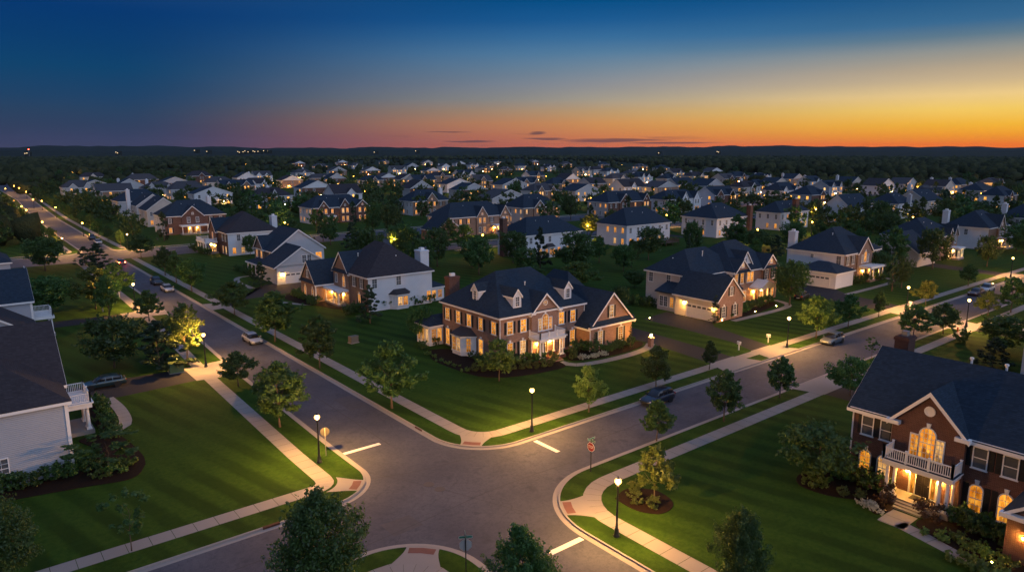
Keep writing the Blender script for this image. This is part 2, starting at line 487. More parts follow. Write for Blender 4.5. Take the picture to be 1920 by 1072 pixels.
# a few thin bars of cloud low over the horizon
cv = nt.a('CombineXYZ', {0: nt.m('MULTIPLY', az, .16), 1: nt.m('MULTIPLY', el, 2.4), 2: 3.7})
cn = nt.a('TexNoise', {'Vector': cv.outputs[0], 'Scale': 1.0, 'Detail': 4, 'Roughness': .55})
ck = nt.a('MapRange', {0: cn.outputs[0], 1: .56, 2: .66})
b1 = nt.a('MapRange', {0: nt.m('ABSOLUTE', nt.m('SUBTRACT', el, .95)), 1: .75, 2: .2})
b2 = nt.a('MapRange', {0: nt.m('ABSOLUTE', nt.m('SUBTRACT', az, 3.0)), 1: 15, 2: 7})
def bar(a0, e0, aw, ew):
    da = nt.m('DIVIDE', nt.m('SUBTRACT', az, a0), aw); de = nt.m('DIVIDE', nt.m('ADD', nt.m('SUBTRACT', el, e0), nt.m('MULTIPLY', nt.m('SUBTRACT', cn.outputs[0], .5), .45)), ew)
    return nt.a('MapRange', {0: nt.m('ADD', nt.m('MULTIPLY', da, da), nt.m('MULTIPLY', de, de)), 1: 1.1, 2: .2}).outputs[0]
kk = nt.m('MULTIPLY', nt.m('MULTIPLY', ck.outputs[0], b1.outputs[0]), nt.m('MULTIPLY', b2.outputs[0], .35))
for q in ((8.2, .86, 4.6, .17), (2.0, 1.42, .75, .11), (2.6, .98, 1.9, .10), (-5.0, 1.52, 2.0, .06), (12.5, .62, 4.0, .07), (-3.4, .75, 2.2, .08)):
    kk = nt.m('MAXIMUM', kk, nt.m('MULTIPLY', bar(*q), .78))
c = nt.mix(kk, c, lin(92, 66, 70))
hz = nt.a('TexNoise', {'Vector': nt.a('CombineXYZ', {0: nt.m('MULTIPLY', az, .035), 1: nt.m('MULTIPLY', el, .22), 2: 1.3}).outputs[0], 'Scale': 1.0, 'Detail': 5, 'Roughness': .6})
bg = nt.a('Background', {0: c, 1: nt.m('ADD', nt.m('MULTIPLY', hz.outputs[0], .22), .89)})
nt.a('OutputWorld', {0: bg})
sun = bpy.data.lights.new('afterglow', 'SUN'); sun.energy = 1.05; sun.angle = math.radians(70); sun.color = (.60, .72, 1.0)
so = bpy.data.objects.new('afterglow', sun); COL.objects.link(so)


def aim_sun(azd, eld):   # degrees from the camera's heading, clockwise
    a = math.radians(azd); e = math.radians(eld)
    X, Y = math.sin(a) * math.cos(e), math.cos(a) * math.cos(e)
    d = Vector((X * CT + Y * ST, -X * ST + Y * CT, math.sin(e)))
    so.rotation_euler = d.to_track_quat('Z', 'Y').to_euler()


aim_sun(134, 26)

# ------------------------------------------------------------------ ground, streets, kerbs, pavements
ZR = -.125
mb = MB()
mb.add([(-9000, -3000, -.16), (12000, -3000, -.16), (12000, 12000, -.16), (-9000, 12000, -.16)], [(0, 1, 2, 3)])
M['meadow'] = plain('dark_meadow', (.020, .032, .012), .95, .1, var=.5, scale=.02)
struct(mb.build('ground', 'meadow'))
rd = MB()
for q in ((-700, -13, 700, 9), (-12, 9, 20, 160), (-700, 160, 700, 183), (-12, 183, 26, 900), (-14, -200, 20, -13)):
    x0, y0, x1, y1 = q
    rd.add([(x0, y0, ZR), (x1, y0, ZR), (x1, y1, ZR), (x0, y1, ZR)], [(0, 1, 2, 3)])
struct(rd.build('road', 'asphalt'))


def arc(cx, cy, r, a0, a1, n=14):
    return [(cx + r * math.cos(math.radians(a0 + (a1 - a0) * i / n)), cy + r * math.sin(math.radians(a0 + (a1 - a0) * i / n))) for i in range(n + 1)]


def offset(path, d):   # to the left of the path
    out = []
    for i, p in enumerate(path):
        a = Vector(path[max(i - 1, 0)]); b = Vector(path[min(i + 1, len(path) - 1)])
        if 0 < i < len(path) - 1:
            t1 = (Vector(p) - a).normalized(); t2 = (b - Vector(p)).normalized()
            t = (t1 + t2).normalized(); k = d / max(.5, t.dot(t1))
        else: t = (b - a).normalized(); k = d
        out.append((p[0] - t.y * k, p[1] + t.x * k))
    return out


def resample(path, step):
    out = [path[0]]; acc = 0
    for a, b in zip(path, path[1:]):
        L = math.dist(a, b); pos_ = step - acc
        while pos_ < L:
            k = pos_ / L; out.append((a[0] + (b[0] - a[0]) * k, a[1] + (b[1] - a[1]) * k)); pos_ += step
        acc = (acc + L) % step
    return out + [path[-1]]


def strip(mb, p1, p2, z1, z2):
    n = len(p1)
    return mb.add([(x, y, z1) for x, y in p1] + [(x, y, z2) for x, y in p2], [(i, i + 1, n + i + 1, n + i) for i in range(n - 1)])


def panels(mb, path, d0, d1, z, step, gap):
    L = [0]
    for a, b in zip(path, path[1:]): L.append(L[-1] + math.dist(a, b))
    i = 0
    cur = resample(path, step)
    a, b = offset(cur, d0), offset(cur, d1)
    for k in range(len(cur) - 1):
        ln = math.dist(cur[k], cur[k + 1])
        if ln < .05: continue
        g = gap / 2 / ln
        q = lambda u, v, f: (u[0] + (v[0] - u[0]) * f, u[1] + (v[1] - u[1]) * f, z)
        mb.add([q(a[k], a[k + 1], g), q(a[k], a[k + 1], 1 - g), q(b[k], b[k + 1], 1 - g), q(b[k], b[k + 1], g)], [(0, 1, 2, 3)])


# each block: outline path along its streets (block on the left hand), then the far corners that close it
AL = [(-2.9, 12), (-2.2, 43), (-.9, 72), (-.4, 100), (-.2, 160)]
blocks = [
    # path,                                                                                         closing corners
    ([(6.2, 160)] + [(6.2, 110), (6.2, 60)] + arc(12.2, 7.6, 6, 180, 270) + [(60, 1.6), (130, 1.6), (600, 1.6)], [(600, 160)], (2.1, 3.6)),
    ([(600, -6.9), (130, -6.9), (60, -6.9)] + arc(13.0, -14.6, 7.7, 90, 180, 18) + [(5.3, -40), (5.3, -160)], [(600, -160)], (2.0, 3.5)),
    ([(-600, 1.2), (-60, 1.2)] + arc(-7.5, 5.8, 4.6, -90, 0) + AL, [(-600, 160)], (2.6, 4.1)),
    ([(-3.4, -160), (-3.4, -40)] + arc(-9.0, -12.5, 5.6, 0, 90) + [(-60, -6.9), (-600, -6.9)], [(-600, -160)], (2.0, 3.5)),
    ([(600, 178)] + arc(14, 184, 6, 270, 180, 8) + [(7.9, 228), (8.4, 300), (10.4, 373), (14.8, 511), (20, 900)], [(600, 900)], (2.1, 3.6)),
    ([(5, 900), (5.3, 453), (2.6, 379), (.6, 300), (0, 228)] + arc(-6, 184, 6, 0, -90, 8)[0:] + [(-600, 178)], [(-600, 900)], (2.1, 3.6)),
]
# the last two run the other way round: keep the block on the left of the path
b5 = blocks[4]; blocks[4] = (b5[0][::-1], [(600, 900)][:0] + [], b5[2])
b6 = blocks[5]; blocks[5] = (b6[0][::-1], [], b6[2])
for bi, (path, close, sw) in enumerate(blocks):
    if bi == 4: poly = path + [(600, 900)]; 
    elif bi == 5: poly = path + [(-600, 900)]
    else: poly = path + close
    ar = sum(a[0] * b[1] - a[1] * b[0] for a, b in zip(poly, poly[1:] + poly[:1]))
    if ar < 0: path = path[::-1]; poly = poly[::-1]
    mb = MB(); n = len(poly)
    mb.add([(x, y, 0) for x, y in poly], [tuple(range(n))])
    struct(mb.build('lawn', 'lawn', fix=False))
    fine = []
    for a, b in zip(path, path[1:]):
        k = max(1, int(math.dist(a, b) / 25))
        fine += [(a[0] + (b[0] - a[0]) * i / k, a[1] + (b[1] - a[1]) * i / k) for i in range(k)]
    fine.append(path[-1])
    mb = MB()
    strip(mb, fine, offset(fine, -.46), -.112, -.119)
    struct(mb.build('gutter', 'kerb', fix=False))
    mb = MB()
    strip(mb, fine, offset(fine, .01), -.13, .012); strip(mb, offset(fine, .01), offset(fine, .16), .012, .014); strip(mb, offset(fine, .16), offset(fine, .165), .014, -.02)
    struct(mb.build('kerb', 'kerb', fix=False))
    mb = MB()
    panels(mb, path if bi < 4 else fine, sw[0], sw[1], .012, 1.55, .035)
    struct(mb.build('pavement', 'concrete', fix=False))


def smooth(pts, n=6):
    out = []
    q = [pts[0]] + pts + [pts[-1]]
    for i in range(1, len(q) - 2):
        p0, p1, p2, p3 = q[i - 1:i + 3]
        for k in range(n):
            t = k / n
            out.append(tuple(.5 * (2 * p1[j] + (p2[j] - p0[j]) * t + (2 * p0[j] - 5 * p1[j] + 4 * p2[j] - p3[j]) * t * t + (3 * p1[j] - p0[j] - 3 * p2[j] + p3[j]) * t ** 3) for j in (0, 1)))
    return out + [pts[-1]]


def sheet(name, mat, poly, z):
    mb = MB(); mb.add([(x, y, z) for x, y in poly], [tuple(range(len(poly)))])
    o = mb.build(name, mat, fix=False)
    if o.data.polygons[0].normal.z < 0: o.data.flip_normals()
    return struct(o)


def slab(name, mat, poly, z0, z1):
    ar = sum(a[0] * b[1] - a[1] * b[0] for a, b in zip(poly, poly[1:] + poly[:1]))
    return struct(MB().prism(poly if ar > 0 else poly[::-1], z0, z1).build(name, mat))


# kerb ramps with red tactile pads on the four corners
for cx, cy, r, ang, ww in ((12.2, 7.6, 6, 222, 1.5), (13.0, -14.6, 7.7, 150, 1.6), (-7.5, 5.8, 4.6, -42, 1.4), (-9.0, -12.5, 5.6, 45, 1.7)):
    a = math.radians(ang); ux, uy = math.cos(a), math.sin(a); tx, ty = -uy, ux
    def q(d, w):
        b_ = a + w / max(1.2, r - d * .6); return (cx + (r - d) * math.cos(b_), cy + (r - d) * math.sin(b_))
    wd = lambda d: ww * (.72 + .75 * (d / 2.3) ** 2.2)
    ds = [.0, .4, .8, 1.2, 1.6, 2.0, 2.35]
    sheet('ramp_pavement', 'concrete', [q(d, -wd(d)) for d in ds] + [q(2.35, wd(2.35) * k / 4) for k in range(-3, 4)] + [q(d, wd(d)) for d in ds[::-1]] + [q(0, ww * .72 * k / 3) for k in (2, 1, 0, -1, -2)], .019)
    sheet('tactile_pavement', 'tactile', [q(.30, -ww * .6), q(.30, 0), q(.30, ww * .6), q(1.0, ww * .6), q(1.0, 0), q(1.0, -ww * .6)], .025)
# stop lines
for x0, y0, x1, y1 in ((-2.7, 9.7, 1.4, 10.2), (13.45, -2.5, 13.95, .9), (1.5, -15.1, 4.7, -14.6)):
    sheet('road_marking', 'paint', [(x0, y0), (x1, y0), (x1, y1), (x0, y1)], ZR + .006)
# tar seams and cut-out repairs in the asphalt
M['seam'] = plain('tar_seam', (.045, .044, .048), .7, .3, var=.3)
M['patch'] = plain('asphalt_repair', (.085, .084, .092), .9, .2, var=.25, scale=3)
def seam(pts, w=.07):
    pts = smooth(pts, 5); mb = MB(); strip(mb, offset(pts, -w / 2), offset(pts, w / 2), ZR + .004, ZR + .004); struct(mb.build('road_seam', 'seam', fix=False))
seam([(2.0, 9), (2.1, 40), (1.9, 75), (2.5, 120), (2.6, 160)], .09); seam([(16, -2.7), (50, -2.6), (90, -2.9), (150, -2.7)], .09)
seam([(-12, -6.0), (-2, -5.2), (5, -4.6), (13, -4.9)], .06); seam([(-6, 5.5), (-1, 3.0), (5, 1.9), (12, 1.7)], .06); seam([(-3, 6), (0.5, -1), (3.8, -9)], .05); seam([(1.2, -13), (.6, -20), (1.0, -40)], .08)
seam([(-11, -2.6), (-20, -2.8), (-60, -2.7)], .08); seam([(24, -6), (25.2, -3.2), (24.6, 1.2)], .05); seam([(57, -6.6), (56.4, -2), (57.2, 1.2)], .05); seam([(-1, 27), (2, 27.8), (5.6, 27.2)], .05); seam([(-1, 61), (2, 61.9), (5.6, 61.2)], .05)
for x0, y0, x1, y1 in ((3.2, 20, 5.4, 24.5), (35, -5.6, 39, -3.4), (-1.9, 52, .2, 56), (78, -2.2, 83, .2), (-6, -5.9, -3.4, -3.8)):
    sheet('road_patch', 'patch', [(x0, y0), (x1, y0 + .1), (x1 - .1, y1), (x0, y1)], ZR + .003)
# inlets in the kerb
for x, y, dx, dy in ((-12.6, 1.2, 1.3, .0), (6.2, 10.6, .0, 1.2)):
    mb = MB(); mb.box(x - .05 - dx / 2, y - .05 - dy / 2, -.2, x + .05 + dx / 2, y + .05 + dy / 2, .035) if dx == 0 else mb.box(x - dx / 2, y - .06, -.2, x + dx / 2, y + .2, .035)
    o = mb.build('storm_drain', 'rust'); tag(o, 'rusty storm drain inlet in the kerb ' + ('below the leafy bottom tree' if dx else 'beside the brick corner house lawn'), 'drain')
for i, (x, y) in enumerate(((.5, -.4), (.75, -1.75))):
    mb = MB(); mb.lathe([(.46, ZR), (.46, ZR + .012), (.40, ZR + .014), (.38, ZR + .010), (.05, ZR + .012)], 20, 0, 0)
    o = mb.build('manhole_cover', 'iron', None, loc=(x, y, 0)); tag(o, 'round iron manhole cover in the junction, ' + ('upper one, farther from the camera' if i == 0 else 'lower one, nearer the camera'), 'manhole')

# the interior streets beyond the corner houses
for q in (((74, 120), (600, 120), (600, 128.5), (74, 128.5)), ((74, 128.5), (82, 128.5), (82, 166), (74, 166))):
    sheet('side_street', 'asphalt', q, .014)
for q in (((84, 117), (600, 117), (600, 118.6), (84, 118.6)), ((84, 130), (600, 130), (600, 131.6), (84, 131.6))):
    sheet('side_pavement', 'concrete', q, .016)
# driveways and their concrete aprons
for q in (((49.8, 31), (56.2, 31), (55.4, 25.7), (54.8, 17), (53.7, 5.2), (48.8, 5.2), (49.9, 14), (50.4, 18), (49.8, 22)),
          ((61.3, 28), (68.8, 29), (68.9, 19.6), (66.2, 17.2), (62.9, 5.2), (58.4, 5.2), (60.4, 10), (61.1, 20)),
          ((-7, 41.3), (-7, 47.2), (-15, 47.8), (-24, 47.5), (-24, 40.8), (-15, 40.6)),
          ((-7, 83.5), (-7, 88), (-26, 89), (-26, 84)),
          ((9.8, 82), (9.8, 86.5), (24, 88), (33, 97), (33, 101), (23, 100), (14, 92)),
          ((113, 29), (113, 21), (109, 16), (106.4, 5.2), (99.5, 5.2), (101, 16), (103, 25), (108, 29)),
          ((48.8, -10.3), (54.2, -10.3), (54.4, -24), (48.8, -24)),
          ((160, 24), (166, 24), (163, 5.2), (157, 5.2)), ((96, -10.3), (101, -10.3), (101, -30), (96, -30)),
          ((160, 95), (164, 95), (164, 117), (160, 117)), ((116, 97), (121, 97), (121, 117), (116, 117)),
          ((100, 131.6), (105, 131.6), (105, 150), (100, 150)), ((205, 95), (210, 95), (210, 117), (205, 117))):
    sheet('driveway', 'drive', q, .008)
for q in (((46.9, 1.5), (55.2, 1.5), (53.9, 5.4), (48.6, 5.4)), ((57.0, 1.5), (64.8, 1.5), (63.1, 5.4), (58.2, 5.4)), ((-1.9, 40.4), (-1.6, 48.2), (-7.2, 47.4), (-7.2, 41.1)),
          ((-.6, 82.8), (-.4, 88.8), (-7.2, 88.2), (-7.2, 83.3)), ((6.1, 81), (6.1, 87.5), (10, 86.7), (10, 81.8)), ((98.5, 1.5), (107.5, 1.5), (106.6, 5.4), (99.3, 5.4)),
          ((47.6, -6.8), (55.4, -6.8), (54.4, -10.5), (48.6, -10.5)), ((94.6, -6.8), (102.2, -6.8), (101.2, -10.5), (95.8, -10.5)), ((156, 1.5), (164, 1.5), (163.2, 5.4), (156.8, 5.4))):
    sheet('driveway_apron', 'concrete', q, .022)


def walkway(pts, w):
    mb = MB(); panels(mb, pts, -w / 2, w / 2, .014, 1.3, .03)
    return struct(mb.build('path', 'concrete', fix=False))


walkway(smooth([(33.4, 18.6), (34.0, 16.4), (37.5, 15.3), (43.0, 15.0), (47.6, 15.6), (50.2, 17.0)]), 1.3)
walkway([(26.9, -28.4), (24.2, -28.4)], 1.9); walkway([(24.9, -28.8), (23.6, -34), (23.2, -37)], 1.25)
walkway(smooth([(-17.0, 41.0), (-16.6, 36), (-17.0, 31.0), (-18.6, 29.4)]), 1.2)
walkway(smooth([(24.5, 73), (21.5, 75), (18.5, 80), (18, 86)]), 1.2)
walkway(smooth([(93, 22.5), (91, 18.5), (85, 17.4), (72, 17.6)]), 1.2)
walkway(smooth([(135, 20.5), (131, 17), (122, 16.4), (109, 16.4)]), 1.2)
walkway(smooth([(25.5, 112.5), (21, 112), (19, 106), (19, 97)]), 1.2)
walkway([(104.5, -10.5), (107, -14), (108, -26)], 1.3)


def bed(pts):
    pts = smooth(pts + [pts[0]], 5)[:-1]
    return slab('mulch_ground', 'mulch', pts, -.05, .05)


bed([(22.6, 34.6), (20.6, 30.5), (20.4, 25.5), (21.4, 20.0), (25.5, 17.2), (31.6, 16.4), (33.1, 17.5), (33.0, 20), (31, 22.6), (25.8, 22.8), (25.0, 26), (25.2, 33)])
bed([(34.8, 18.2), (38, 16.6), (44, 16.2), (48.6, 17.2), (49.2, 19), (42, 19.4), (38, 22)])
bed([(10.9, -12.4), (12.9, -11.9), (14.6, -13.6), (14.0, -15.9), (12.0, -16.4), (10.8, -14.8)])
bed([(30, -20.8), (27, -19.6), (25.0, -20.6), (25.0, -23.0), (26.2, -25.4), (25.0, -27.0), (27.6, -27.4), (30, -25)])
bed([(30, -30.6), (26.4, -29.5), (25.0, -31), (24.0, -36), (27, -39), (30, -36)])
bed([(-17.6, 19.0), (-19.2, 16.6), (-23, 17.4), (-32, 19.6), (-32, 21.2), (-23, 21.2), (-20.6, 25), (-17.6, 29), (-16.6, 24)][:7] + [(-21.5, 29), (-18.4, 28.4), (-17.4, 22)])
bed([(-17.8, 30.4), (-19.4, 30), (-19.4, 40), (-17.6, 40), (-17.4, 35)])
bed([(69.6, 19.6), (72, 18.3), (82, 18.6), (90, 20.5), (91, 24), (80, 24.5), (70, 20.6)])
bed([(22.4, 73), (20.6, 77), (20.6, 85), (24.6, 86), (28, 74), (28.5, 66), (25, 66)])
# ------------------------------------------------------------------ houses
ROT = {'-t': 0.0, '-s': -PI / 2, '+s': PI / 2, '+t': PI}
WC = {}


def ring(mb, outer, inner, y0, y1):
    n = len(outer)
    vs = [(x, y0, z) for x, z in outer] + [(x, y0, z) for x, z in inner] + [(x, y1, z) for x, z in outer] + [(x, y1, z) for x, z in inner]
    fs = []
    for i in range(n):
        j = (i + 1) % n
        fs += [(i, j, n + j, n + i), (2 * n + i, 3 * n + i, 3 * n + j, 2 * n + j), (i, 2 * n + i, 2 * n + j, j), (n + i, n + j, 3 * n + j, 3 * n + i)]
    mb.add(vs, fs)


def outline(w, h, style, d=0):
    a, b = w / 2 - d, h / 2 - d
    if style == 'circle': return [((w / 2 - d) * math.cos(2 * PI * i / 16), (w / 2 - d) * math.sin(2 * PI * i / 16)) for i in range(16)]
    if style == 'arch':
        r = a
        return [(-a, -b), (a, -b)] + [(r * math.cos(PI * i / 10), h / 2 - w / 2 + r * math.sin(PI * i / 10)) for i in range(11)]
    return [(-a, -b), (a, -b), (a, b), (-a, b)]


def frame_mesh(w, h, style, cols, rows, key):
    k = ('f', w, h, style, cols, rows, key)
    if k in WC: return WC[k]
    mb = MB(); e = .085
    ring(mb, outline(w + 2 * e, h + 2 * e, style), outline(w, h, style), -.09, .03)
    if style != 'circle': mb.box(-w / 2 - e - .06, -.13, -h / 2 - e - .05, w / 2 + e + .06, .03, -h / 2 - e + .02)
    if key: mb.ext([(-.11, h / 2 + e * .6), (.11, h / 2 + e * .6), (.17, h / 2 + .42), (-.17, h / 2 + .42)], 'y', -.12, .02)
    top = h / 2
    for i in range(1, cols):
        x = -w / 2 + w * i / cols
        tt = top if style == 'rect' else (h / 2 - w / 2 + math.sqrt(max(0, (w / 2) ** 2 - x * x)) if style == 'arch' else math.sqrt(max(0, (w / 2) ** 2 - x * x)))
        mb.box(x - .014, -.05, -h / 2 if style != 'circle' else -tt, x + .014, -.025, tt)
    for i in range(1, rows):
        z = -h / 2 + h * i / rows
        hw = w / 2
        if style == 'circle': hw = math.sqrt(max(0, (w / 2) ** 2 - z * z))
        elif style == 'arch' and z > h / 2 - w / 2: hw = math.sqrt(max(0, (w / 2) ** 2 - (z - h / 2 + w / 2) ** 2))
        b = .032 if (rows % 2 == 0 and i == rows // 2) else .014
        mb.box(-hw, -.055, z - b, hw, -.025, z + b)
    WC[k] = mb.mesh('window', 'trim'); return WC[k]


def pane_mesh(w, h, style, mat):
    k = ('p', w, h, style, mat)
    if k in WC: return WC[k]
    mb = MB(); o = outline(w + .02, h + .02, style); mb.ext(o, 'y', -.022, .02)
    WC[k] = mb.mesh('pane', mat); return WC[k]


def shutter_mesh(h):
    k = ('s', h)
    if k in WC: return WC[k]
    mb = MB(); mb.box(-.2, -.05, -h / 2, .2, .0, h / 2)
    for a, b in ((-h / 2 + .1, -.05), (.05, h / 2 - .1)):
        ring(mb, [(-.17, a - .03), (.17, a - .03), (.17, b + .03), (-.17, b + .03)], [(-.13, a), (.13, a), (.13, b), (-.13, b)], -.075, -.04)
        n = max(3, int((b - a) / .12))
        for i in range(n): mb.box(-.13, -.066, a + (b - a) * (i + .2) / n, .13, -.05, a + (b - a) * (i + .7) / n)
    WC[k] = mb.mesh('shutter', 'shutter'); return WC[k]


SPLIT = {'brick_front', 'dormer', 'dormer_roof', 'eave_trim', 'rake_trim', 'pent_roof', 'cornice_trim', 'downpipe', 'vent_pipe', 'corner_trim', 'roof', 'bay_window', 'bay_roof', 'chimney', 'chimney_cap'}


class House:
    def __init__(self, name, label, s, t, K=.973, group=None):
        self.o = (s, t); self.K = K
        z = CH_ - K * CH_
        self.e = thing(name, label, 'house', (CAM[0] + K * (s - CAM[0]), CAM[1] + K * (t - CAM[1]), z), 0, group, K)
        self.mb = {}; self.base = -.8 if K != 1 else -.02
        self.u = 0; self.far = False; self.vents = ()

    def g(self, part, mat):
        return self.mb.setdefault((part, mat, self.u if part in SPLIT else 0), MB())

    def L(self, x, y): return (x - self.o[0], y - self.o[1])

    def box(self, part, mat, x0, y0, z0, x1, y1, z1):
        a, b = self.L(x0, y0), self.L(x1, y1)
        self.g(part, mat).box(a[0], a[1], z0, b[0], b[1], z1)

    def prism(self, part, mat, poly, z0, z1): self.g(part, mat).prism([self.L(*q) for q in poly], z0, z1)

    def ext(self, part, mat, poly, axis, a0, a1):
        o = self.o[0] if axis == 'y' else self.o[1]; oa = self.o[1] if axis == 'y' else self.o[0]
        self.g(part, mat).ext([(u - o, z) for u, z in poly], axis, a0 - oa, a1 - oa)

    def quads(self, part, mat, vs, fs): self.g(part, mat).add([(x - self.o[0], y - self.o[1], z) for x, y, z in vs], fs)

    def walls(self, x0, y0, x1, y1, z1, side, front=None, faces=(), z0=None):
        """wall box in the side material, with a brick skin 6 cm proud on the faces named"""
        z0 = self.base if z0 is None else z0
        self.box('wall', side, x0, y0, z0, x1, y1, z1)
        for f in faces:
            a = {'-t': (x0 - .06, y0 - .06, x1 + .06, y0 + .02), '-s': (x0 - .06, y0 - .02, x0 + .02, y1 + .06), '+s': (x1 - .02, y0 - .06, x1 + .06, y1 + .06), '+t': (x0 - .06, y1 - .02, x1 + .06, y1 + .06)}[f]
            self.box('brick_front', front, a[0], a[1], z0, a[2], a[3], z1 - .02); self.u += 1

    def hip(self, x0, y0, x1, y1, z, zr, r0, r1, oh=.4, mat='roof', trim=True, part='roof'):
        """hip roof; r0, r1 = ridge ends"""
        a, b, c, d = (x0 - oh, y0 - oh), (x1 + oh, y0 - oh), (x1 + oh, y1 + oh), (x0 - oh, y1 + oh)
        vs = [(*q, z) for q in (a, b, c, d)] + [(*q, z + .05) for q in (a, b, c, d)] + [(*r0, zr), (*r1, zr)]
        if abs(r0[0] - r1[0]) > abs(r0[1] - r1[1]): top = [(4, 5, 9, 8), (5, 6, 9), (6, 7, 8, 9), (7, 4, 8)]
        else: top = [(4, 5, 8), (5, 6, 9, 8), (6, 7, 9), (7, 4, 8, 9)]
        self.quads(part, mat, vs, [(0, 3, 2, 1), (0, 1, 5, 4), (1, 2, 6, 5), (2, 3, 7, 6), (3, 0, 4, 7)] + top)
        self.u += 1
        if trim: self.box('eave_trim', 'trim', x0 - oh + .015, y0 - oh + .015, z - .26, x1 + oh - .015, y1 + oh - .015, z - .004)

    def gable(self, c0, c1, a0, a1, z, zr, axis, oh=.35, mat='roof', ends=(True, True), eave=.3, trimw=.3, part='roof', th=.16):
        """gable roof: profile c0..c1, extruded along axis from a0 to a1; white rakes on the ends asked for"""
        m = (c0 + c1) / 2; sl = (zr - z) / (m - c0); zo = z - sl * eave
        A0, A1 = a0 - (oh if ends[0] else 0), a1 + (oh if ends[1] else 0)
        top = [(c0 - eave, zo), (m, zr), (c1 + eave, zo)]
        self.ext(part, mat, [(c0 - eave, zo + th), (m, zr + th), (c1 + eave, zo + th), (c1 + eave, zo), (m, zr), (c0 - eave, zo)], axis, A0, A1)
        for k, q in ((0, A0), (1, A1)):
            if not ends[k]: continue
            s = -1 if k == 0 else 1
            p = [(c0 - eave - .02, zo + th - .03), (m, zr + th - .03), (c1 + eave + .02, zo + th - .03), (c1 + eave + .02, zo - trimw + th), (m, zr - trimw * 1.15 + th), (c0 - eave - .02, zo - trimw + th)]
            self.u += 1; self.ext('rake_trim', 'trim', p, axis, q - .02 if s < 0 else q - .05, q + .05 if s < 0 else q + .02)
        for cc, sgn in ((c0 - eave, -1), (c1 + eave, 1)):   # boards along the eaves
            lo, hi = (cc - .03, cc + .05) if sgn < 0 else (cc - .05, cc + .03)
            self.u += 1; self.ext('eave_trim', 'trim', [(lo, zo - .16), (hi, zo - .16), (hi, zo + th - .05), (lo, zo + th - .05)], axis, A0 + .03, A1 - .03)

    def tri(self, mat, c0, c1, z, zr, axis, a0, a1, part='wall'):
        """gable wall"""
        self.ext(part, mat, [(c0, z), ((c0 + c1) / 2, zr), (c1, z)][::1], axis, a0, a1)

    def pent(self, c0, c1, plane, z, face, d=.55, rise=.5, mat='roof'):
        """small roof strip across the foot of a gable"""
        s = -1 if face in ('-t', '-s') else 1
        pr = [(plane + s * d, z), (plane + s * d, z + .06), (plane, z + rise), (plane, z)]
        self.u += 1; self.ext('pent_roof', mat, pr, 'x' if face[1] == 't' else 'y', c0, c1)

    def win(self, face, plane, u, z, w=.95, h=1.65, style='rect', lit=False, shut=False, cols=2, rows=4, key=False, rz=None, xy=None, pm=None):
        loc = xy if xy else ((u, plane) if face[1] == 't' else (plane, u))
        l = self.L(*loc)
        r = ROT[face] if rz is None else rz
        pm = pm or (('lit_far' if self.far else 'lit') if lit else 'glass')
        f = link('window', frame_mesh(w, h, style, cols, rows, key), self.e, (l[0], l[1], z), r)
        link('pane', pane_mesh(w, h, style, pm), f)
        if shut:
            for sg in (-1, 1):
                d = sg * (w / 2 + .085 + .22)
                link('shutter', shutter_mesh(h), self.e, (l[0] + d * math.cos(r), l[1] + d * math.sin(r), z), r)

    def column(self, x, y, z0, z1, r=.16):
        l = self.L(x, y)
        k = ('c', round(z1 - z0, 2), r)
        if k not in WC:
            mb = MB(); h = z1 - z0
            mb.box(-r * 1.5, -r * 1.5, 0, r * 1.5, r * 1.5, .1)
            mb.lathe([(r * 1.35, .1), (r * 1.35, .18), (r, .24), (r * .97, h * .4), (r * .82, h - .22), (r * 1.15, h - .16), (r * 1.15, h - .1)], 14)
            mb.box(-r * 1.4, -r * 1.4, h - .1, r * 1.4, r * 1.4, h)
            WC[k] = mb.mesh('column', 'trim')
        link('column', WC[k], self.e, (l[0], l[1], z0))

    def railing(self, pts, z, h=.95, mat='trim'):
        mb = self.g('railing', mat)
        for a, b in zip(pts, pts[1:]):
            a, b = self.L(*a), self.L(*b)
            L = math.dist(a, b)
            ux, uy = (b[0] - a[0]) / L, (b[1] - a[1]) / L
            def bx(c, hw, z0, z1, ln=None):
                x, y = c
                if ln is None: mb.box(x - hw, y - hw, z0, x + hw, y + hw, z1)
            for i in range(max(2, int(L / 1.6) + 1)):
                k = i / (max(2, int(L / 1.6) + 1) - 1)
                c = (a[0] + (b[0] - a[0]) * k, a[1] + (b[1] - a[1]) * k)
                bx(c, .07, z, z + h + .08); bx(c, .1, z + h + .08, z + h + .13)
            n = int(L / .16)
            for i in range(1, n):
                bx((a[0] + (b[0] - a[0]) * i / n, a[1] + (b[1] - a[1]) * i / n), .024, z + .1, z + h - .03)
            e = .04
            for z0, z1 in ((z + .06, z + .13), (z + h - .07, z + h)):
                mb.box(min(a[0], b[0]) - e, min(a[1], b[1]) - e, z0, max(a[0], b[0]) + e, max(a[1], b[1]) + e, z1)

    def garage_door(self, face, plane, u, z0, w, h, windows=True):
        l = self.L(*((u, plane) if face[1] == 't' else (plane, u)))
        mb = MB(); mb.box(-w / 2, -.04, 0, w / 2, .02, h)
        rows = 4; cols = max(3, int(w / 1.0))
        for r in range(rows - (1 if windows else 0)):
            for c in range(cols):
                x0 = -w / 2 + w * (c + .1) / cols; x1 = -w / 2 + w * (c + .9) / cols
                ring(mb, [(x0, h * r / rows + .06), (x1, h * r / rows + .06), (x1, h * (r + 1) / rows - .06), (x0, h * (r + 1) / rows - .06)],
                     [(x0 + .05, h * r / rows + .11), (x1 - .05, h * r / rows + .11), (x1 - .05, h * (r + 1) / rows - .11), (x0 + .05, h * (r + 1) / rows - .11)], -.06, -.03)
